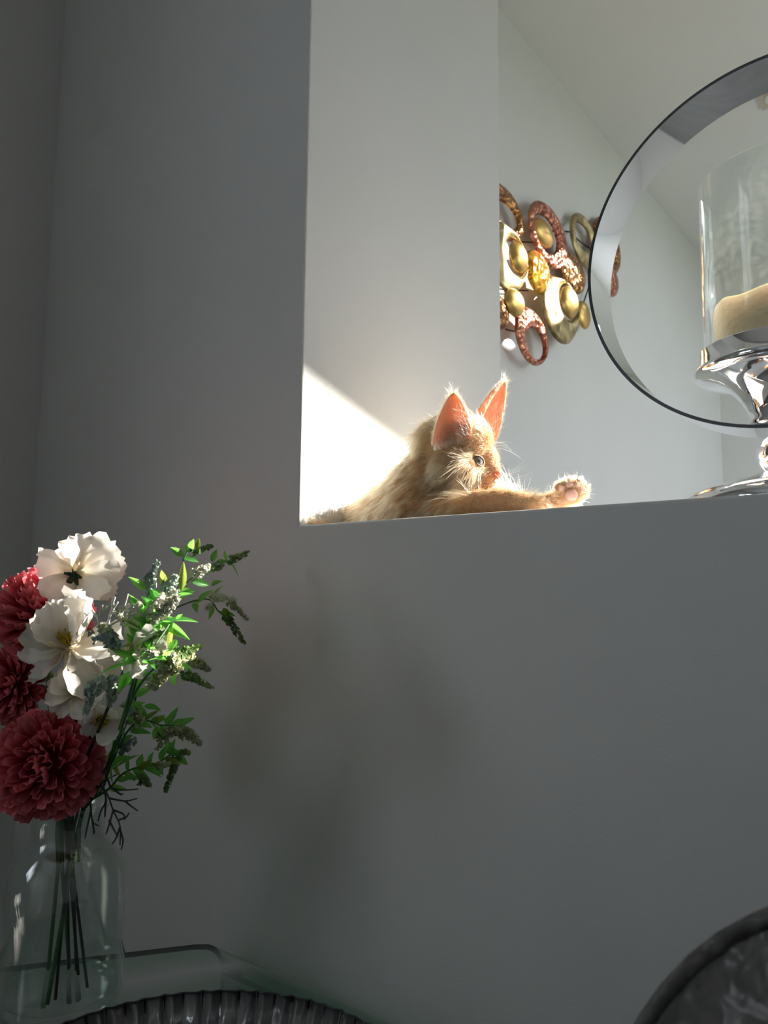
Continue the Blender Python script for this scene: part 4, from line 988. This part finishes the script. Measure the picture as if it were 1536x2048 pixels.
# dusty grey-green sprig pointing up
m4 = [(300, 1180, -.01), (290, 1210, -.02), (286, 1260, -.03), (280, 1320, -.04), (262, 1400, -.04), (225, 1500, -.02), (190, 1590, 0)]
sprig(m4, [(296, 1182, -.01, 256, 1152, -.01, 0), (286, 1216, -.02, 258, 1190, -.03, 0), (284, 1236, -.02, 248, 1246, -.04, 0), (288, 1240, -.03, 312, 1218, -.05, 0), (284, 1260, -.03, 236, 1240, -.05, 1), (286, 1254, -.03, 270, 1300, -.05, 1), (288, 1262, -.03, 300, 1302, -.05, 0), (326, 1160, -.01, 324, 1140, -.01, 1), (330, 1176, -.01, 324, 1142, 0, 1), (278, 1290, -.03, 244, 1300, -.06, 1), (282, 1318, -.04, 220, 1300, -.06, 0), (280, 1322, -.04, 236, 1322, -.06, 0), (272, 1326, -.04, 200, 1338, -.06, 0), (250, 1346, -.04, 238, 1386, -.06, 0), (262, 1340, -.04, 246, 1378, -.05, 0)] + auto_leaves(m4[1:5], 12, (24, 40), 1.1),
      [([(300, 1180, -.01), (302, 1152, -.01), (316, 1122, -.01)], 12, 90, 'g'), ([(330, 1184, -.01), (342, 1168, -.01), (352, 1152, -.01)], 15, 70, 'g'), ([(200, 1268, -.05), (226, 1282, -.05), (236, 1296, -.05)], 19, 120, 'g'), ([(212, 1252, -.05), (214, 1270, -.05), (216, 1288, -.05)], 12, 40, 'c'), ([(196, 1366, -.06), (180, 1392, -.06), (172, 1426, -.06)], 16, 130, 'g'), ([(226, 1360, -.05), (224, 1390, -.05), (220, 1410, -.05)], 14, 70, 'g'), ([(248, 1226, -.02), (250, 1240, -.02), (270, 1250, -.03)], 13, 40, 'w')],
      'dusty grey-green sprig standing straight up among the brighter leaves', [[(326, 1162, -.01), (330, 1180, -.01), (318, 1210, -.02)]], near=0.06)
# bright bushy sprig nearest the window light
m7 = [(322, 1196, -.085), (306, 1226, -.09), (290, 1262, -.095), (276, 1316, -.10), (258, 1390, -.09), (228, 1490, -.04), (192, 1586, 0)]
sprig(m7, auto_leaves(m7[:5], 22, (24, 44), 1.1) + auto_leaves(m7[:4], 12, (20, 34), 1.3),
      [([(316, 1210, -.09), (330, 1196, -.09), (350, 1180, -.09)], 11, 50, 'w'), ([(296, 1240, -.1), (320, 1226, -.1), (346, 1214, -.1)], 12, 60, 'w'), ([(284, 1290, -.1), (310, 1272, -.1), (336, 1264, -.1)], 9, 40, 'd'), ([(280, 1310, -.11), (306, 1308, -.11), (340, 1296, -.1)], 11, 60, 'w'), ([(262, 1240, -.1), (270, 1222, -.1), (280, 1204, -.1)], 10, 40, 'w')],
      'brightest leafy green sprig, sunlit, in the middle of the bouquet')
# lower right sprig
m5 = [(398, 1474, .03), (360, 1452, .02), (320, 1450, .0), (282, 1440, -.02), (250, 1470, -.02), (222, 1530, -.01), (196, 1590, 0)]
sprig(m5, auto_leaves(m5[1:6], 14, (28, 46)) + [(288, 1412, -.02, 322, 1416, -.02, 0), (262, 1402, -.02, 300, 1436, -.02, 0), (240, 1422, -.03, 290, 1404, -.04, 0), (300, 1442, -.01, 334, 1436, 0, 0), (330, 1448, .01, 334, 1432, .01, 0), (340, 1450, .01, 376, 1440, .0, 0), (316, 1452, 0, 306, 1482, .0, 0), (330, 1476, .01, 336, 1510, .02, 0), (222, 1424, -.04, 270, 1440, -.05, 0), (330, 1500, .02, 366, 1508, .03, 0)],
      [([(318, 1482, .0), (345, 1462, .01), (402, 1488, .03)], 14, 130, 'c'), ([(346, 1452, .02), (376, 1464, .02), (400, 1486, .03)], 13, 110, 'c'), ([(268, 1452, -.02), (262, 1440, -.02), (266, 1424, -.02)], 14, 60, 'w'), ([(246, 1428, -.03), (250, 1420, -.03), (254, 1408, -.03)], 17, 70, 'g'), ([(282, 1446, -.02), (278, 1430, -.02), (276, 1416, -.02)], 9, 40, 'c'), ([(262, 1482, -.01), (250, 1494, -.01), (242, 1506, -.01)], 13, 60, 'g')],
      'dark green sprig with a long cream spike pointing right, low in the bouquet')
m6 = [(362, 1512, .04), (345, 1508, .03), (310, 1528, .01), (270, 1536, .0), (240, 1552, .0), (215, 1580, 0)]
sprig(m6, auto_leaves(m6[1:], 14, (26, 42)) + [(344, 1504, .03, 336, 1480, .03, 0), (352, 1510, .03, 376, 1530, .03, 0), (276, 1540, 0, 306, 1518, .0, 1), (284, 1530, .0, 320, 1534, .01, 1), (230, 1536, -.02, 278, 1510, -.02, 0), (220, 1540, -.02, 246, 1516, -.03, 0), (214, 1520, -.02, 232, 1498, -.03, 0)],
      [([(352, 1512, .03), (344, 1546, .03), (330, 1584, .03)], 9, 100, 'd'), ([(310, 1534, .01), (326, 1530, .01), (340, 1528, .01)], 8, 40, 'c'), ([(276, 1556, 0), (290, 1562, .0), (300, 1572, 0)], 10, 40, 'd'), ([(356, 1508, .03), (368, 1504, .03), (380, 1506, .03)], 6, 26, 'd')],
      'lowest green sprig drooping to the right beside the vase mouth')

# dark foliage at the back, between the chrysanthemums
m8 = [(48, 1452, .07), (84, 1450, .065), (110, 1480, .05), (130, 1540, .03), (148, 1600, 0)]
sprig(m8, auto_leaves(m8[:4], 12, (34, 54), 1.2)+[(110, 1400, .07, 104, 1340, .07, 0), (116, 1440, .06, 96, 1392, .06, 0), (40, 1456, .07, 4, 1470, .07, 0), (60, 1452, .07, 20, 1430, .07, 0)], [],
      'shaded leafy sprig at the back, between the two lower chrysanthemums', [[(110, 1480, .05), (112, 1430, .06), (108, 1380, .07)]])
# ---- branching flocked twigs
def twig(label, mat, strands, r=0.0011):
    t = empty('branching_twig', fp(*strands[0][0]), label, 'twig', 'flocked twigs in the bouquet')
    for s in strands:
        tube('branch', catmull([fp(*p) for p in s], 5), lambda u: r*(1.05-0.45*u), mat, t, 6)
    return t
twig('pale sunlit branching twig beside the upper chrysanthemum', M_TWIG, [
    [(186, 1290, -0.080), (206, 1262, -0.075), (236, 1242, -0.070), (262, 1234, -0.070)], [(200, 1270, -0.075), (198, 1240, -0.080), (205, 1210, -0.080)], [(199, 1240, -0.080), (188, 1226, -0.080), (184, 1218, -0.080)], [(214, 1256, -0.070), (222, 1226, -0.070), (236, 1204, -0.070)], [(222, 1226, -0.070), (240, 1222, -0.070), (258, 1208, -0.070)],
    [(226, 1220, -0.070), (226, 1206, -0.070), (230, 1194, -0.070)], [(236, 1242, -0.070), (244, 1226, -0.070), (256, 1188, -0.070)], [(244, 1222, -0.070), (256, 1214, -0.070), (262, 1210, -0.070)], [(204, 1228, -0.080), (214, 1210, -0.080), (222, 1196, -0.080)], [(206, 1264, -0.070), (192, 1274, -0.070), (184, 1270, -0.070)]], 0.0015)
twig('shaded branching twig hanging over the rim of the vase', M_TWIG_SHADE, [
    [(160, 1640, 0), (178, 1590, -.02), (200, 1572, -.03), (216, 1592, -.035), (226, 1620, -.035), (240, 1652, -.035), (240, 1690, -.035)], [(216, 1596, -.035), (250, 1602, -.03), (274, 1597, -.03)], [(250, 1602, -.03), (262, 1612, -.03), (276, 1622, -.03)], [(226, 1620, -.035), (246, 1628, -.03), (250, 1640, -.03)],
    [(238, 1640, -.03), (252, 1634, -.03), (258, 1626, -.03)], [(226, 1622, -.035), (218, 1650, -.04), (212, 1668, -.04)], [(218, 1640, -.04), (228, 1660, -.04), (236, 1674, -.04)], [(240, 1655, -.035), (232, 1676, -.035), (224, 1688, -.035)], [(241, 1662, -.035), (246, 1682, -.035), (242, 1700, -.035)],
    [(180, 1586, -.02), (182, 1622, -.03), (186, 1644, -.03), (198, 1652, -.03)], [(182, 1620, -.03), (174, 1656, -.03), (170, 1676, -.03)], [(184, 1640, -.03), (188, 1664, -.03), (186, 1668, -.03)], [(206, 1574, -.03), (212, 1600, -.03), (202, 1622, -.03), (196, 1642, -.03)], [(212, 1600, -.03), (210, 1626, -.03), (210, 1634, -.03)],
    [(216, 1560, -.03), (224, 1576, -.02), (250, 1580, -.02), (276, 1578, -.02)], [(226, 1577, -.02), (240, 1588, -.02), (246, 1588, -.02)], [(160, 1640, 0), (170, 1600, .01), (200, 1566, .02), (236, 1548, .02)]], 0.0011)

# ================================================================== BLACK LEATHER CHAIR (near, lower right)
M_LEATH, _nt, _b = new_mat('black_leather'); _b.inputs['Base Color'].default_value = (0.10, 0.097, 0.092, 1); _b.inputs['Roughness'].default_value = 0.36
noise_bump(_nt, _b, 20, 1.0, 0.035, 3)
CD = 0.36
_c0 = dep(1462, 1890, CD)
def chair():
    # backrest: padded shell, rounded shoulders; stands across the lower right corner
    t = empty('leather_chair', Vector((_c0.x+0.2, _c0.y-0.02, 0)), 'black leather chair back, blurred, in the lower right corner', 'chair')
    def pad(name, c, ax, ay, az, hw, hh, ht, e=3.4, m=M_LEATH, puff=0.25):
        vs, fs = [], []; NU, NV = 48, 18
        for j in range(NV+1):
            ph = -PI/2+PI*j/NV; cz = math.copysign(abs(math.sin(ph))**0.55, math.sin(ph)); cr = abs(math.cos(ph))**0.45
            for i in range(NU):
                a = 2*PI*i/NU; x = math.copysign(abs(math.cos(a))**(2/e), math.cos(a))*cr; y = math.copysign(abs(math.sin(a))**(2/e), math.sin(a))*cr
                b = 1+puff*(1-x*x)*(1-y*y)
                vs.append(c+ax*(x*hw)+ay*(y*hh)+az*(cz*ht*b))
        for j in range(NV):
            for i in range(NU): k = (i+1) % NU; fs.append((j*NU+i, j*NU+k, (j+1)*NU+k, (j+1)*NU+i))
        return link(name, mesh(name, vs, fs), m, t)
    ax = Vector((0.97, -0.24, 0)).normalized(); az = Vector((-0.24, -0.97, 0)).normalized(); lean = (ZZ*0.97-az*0.22).normalized()
    W, H = 0.215, 0.26
    bc = dep(1425, 1885, CD) + ax*(W*0.766) - lean*(H*0.766)
    bk = pad('backrest', bc, ax, lean, az, W, H, 0.035, 2.6)
    vs, fs = [], []; loop = []
    for i in range(65):
        a = 2*PI*i/64; x = math.copysign(abs(math.cos(a))**(2/2.6), math.cos(a)); y = math.copysign(abs(math.sin(a))**(2/2.6), math.sin(a))
        loop.append(bc+ax*(x*W*0.985)+lean*(y*H*0.985)+az*0.020)
    tube_into(vs, fs, loop, 0.004, 6, False); link('piping', mesh('piping', vs, fs), M_LEATH, bk)
    zs = 0.45; sc_ = Vector((bc.x, bc.y, zs))+az*0.20
    sc_.z = zs
    pad('seat', sc_, ax, az, ZZ, 0.22, 0.22, 0.04, 4.0)
    M_CL = simple('black_chair_leg', (0.03, 0.03, 0.03), 0.4)
    for sx in (-1, 1):
        for sy in (-1, 1):
            p = sc_+ax*(0.19*sx)+az*(0.19*sy)
            tube('leg', [Vector((p.x, p.y, zs-0.03)), Vector((p.x, p.y, 0.0))], 0.014, M_CL, t, 10)
    for sx in (-1, 1):
        p = sc_+ax*(0.17*sx)-az*(0.20)
        tube('back_post', [Vector((p.x, p.y, zs-0.03)), bc+ax*(0.15*sx)-lean*(H*0.6)-az*0.01], 0.012, M_CL, t, 8)
chair()
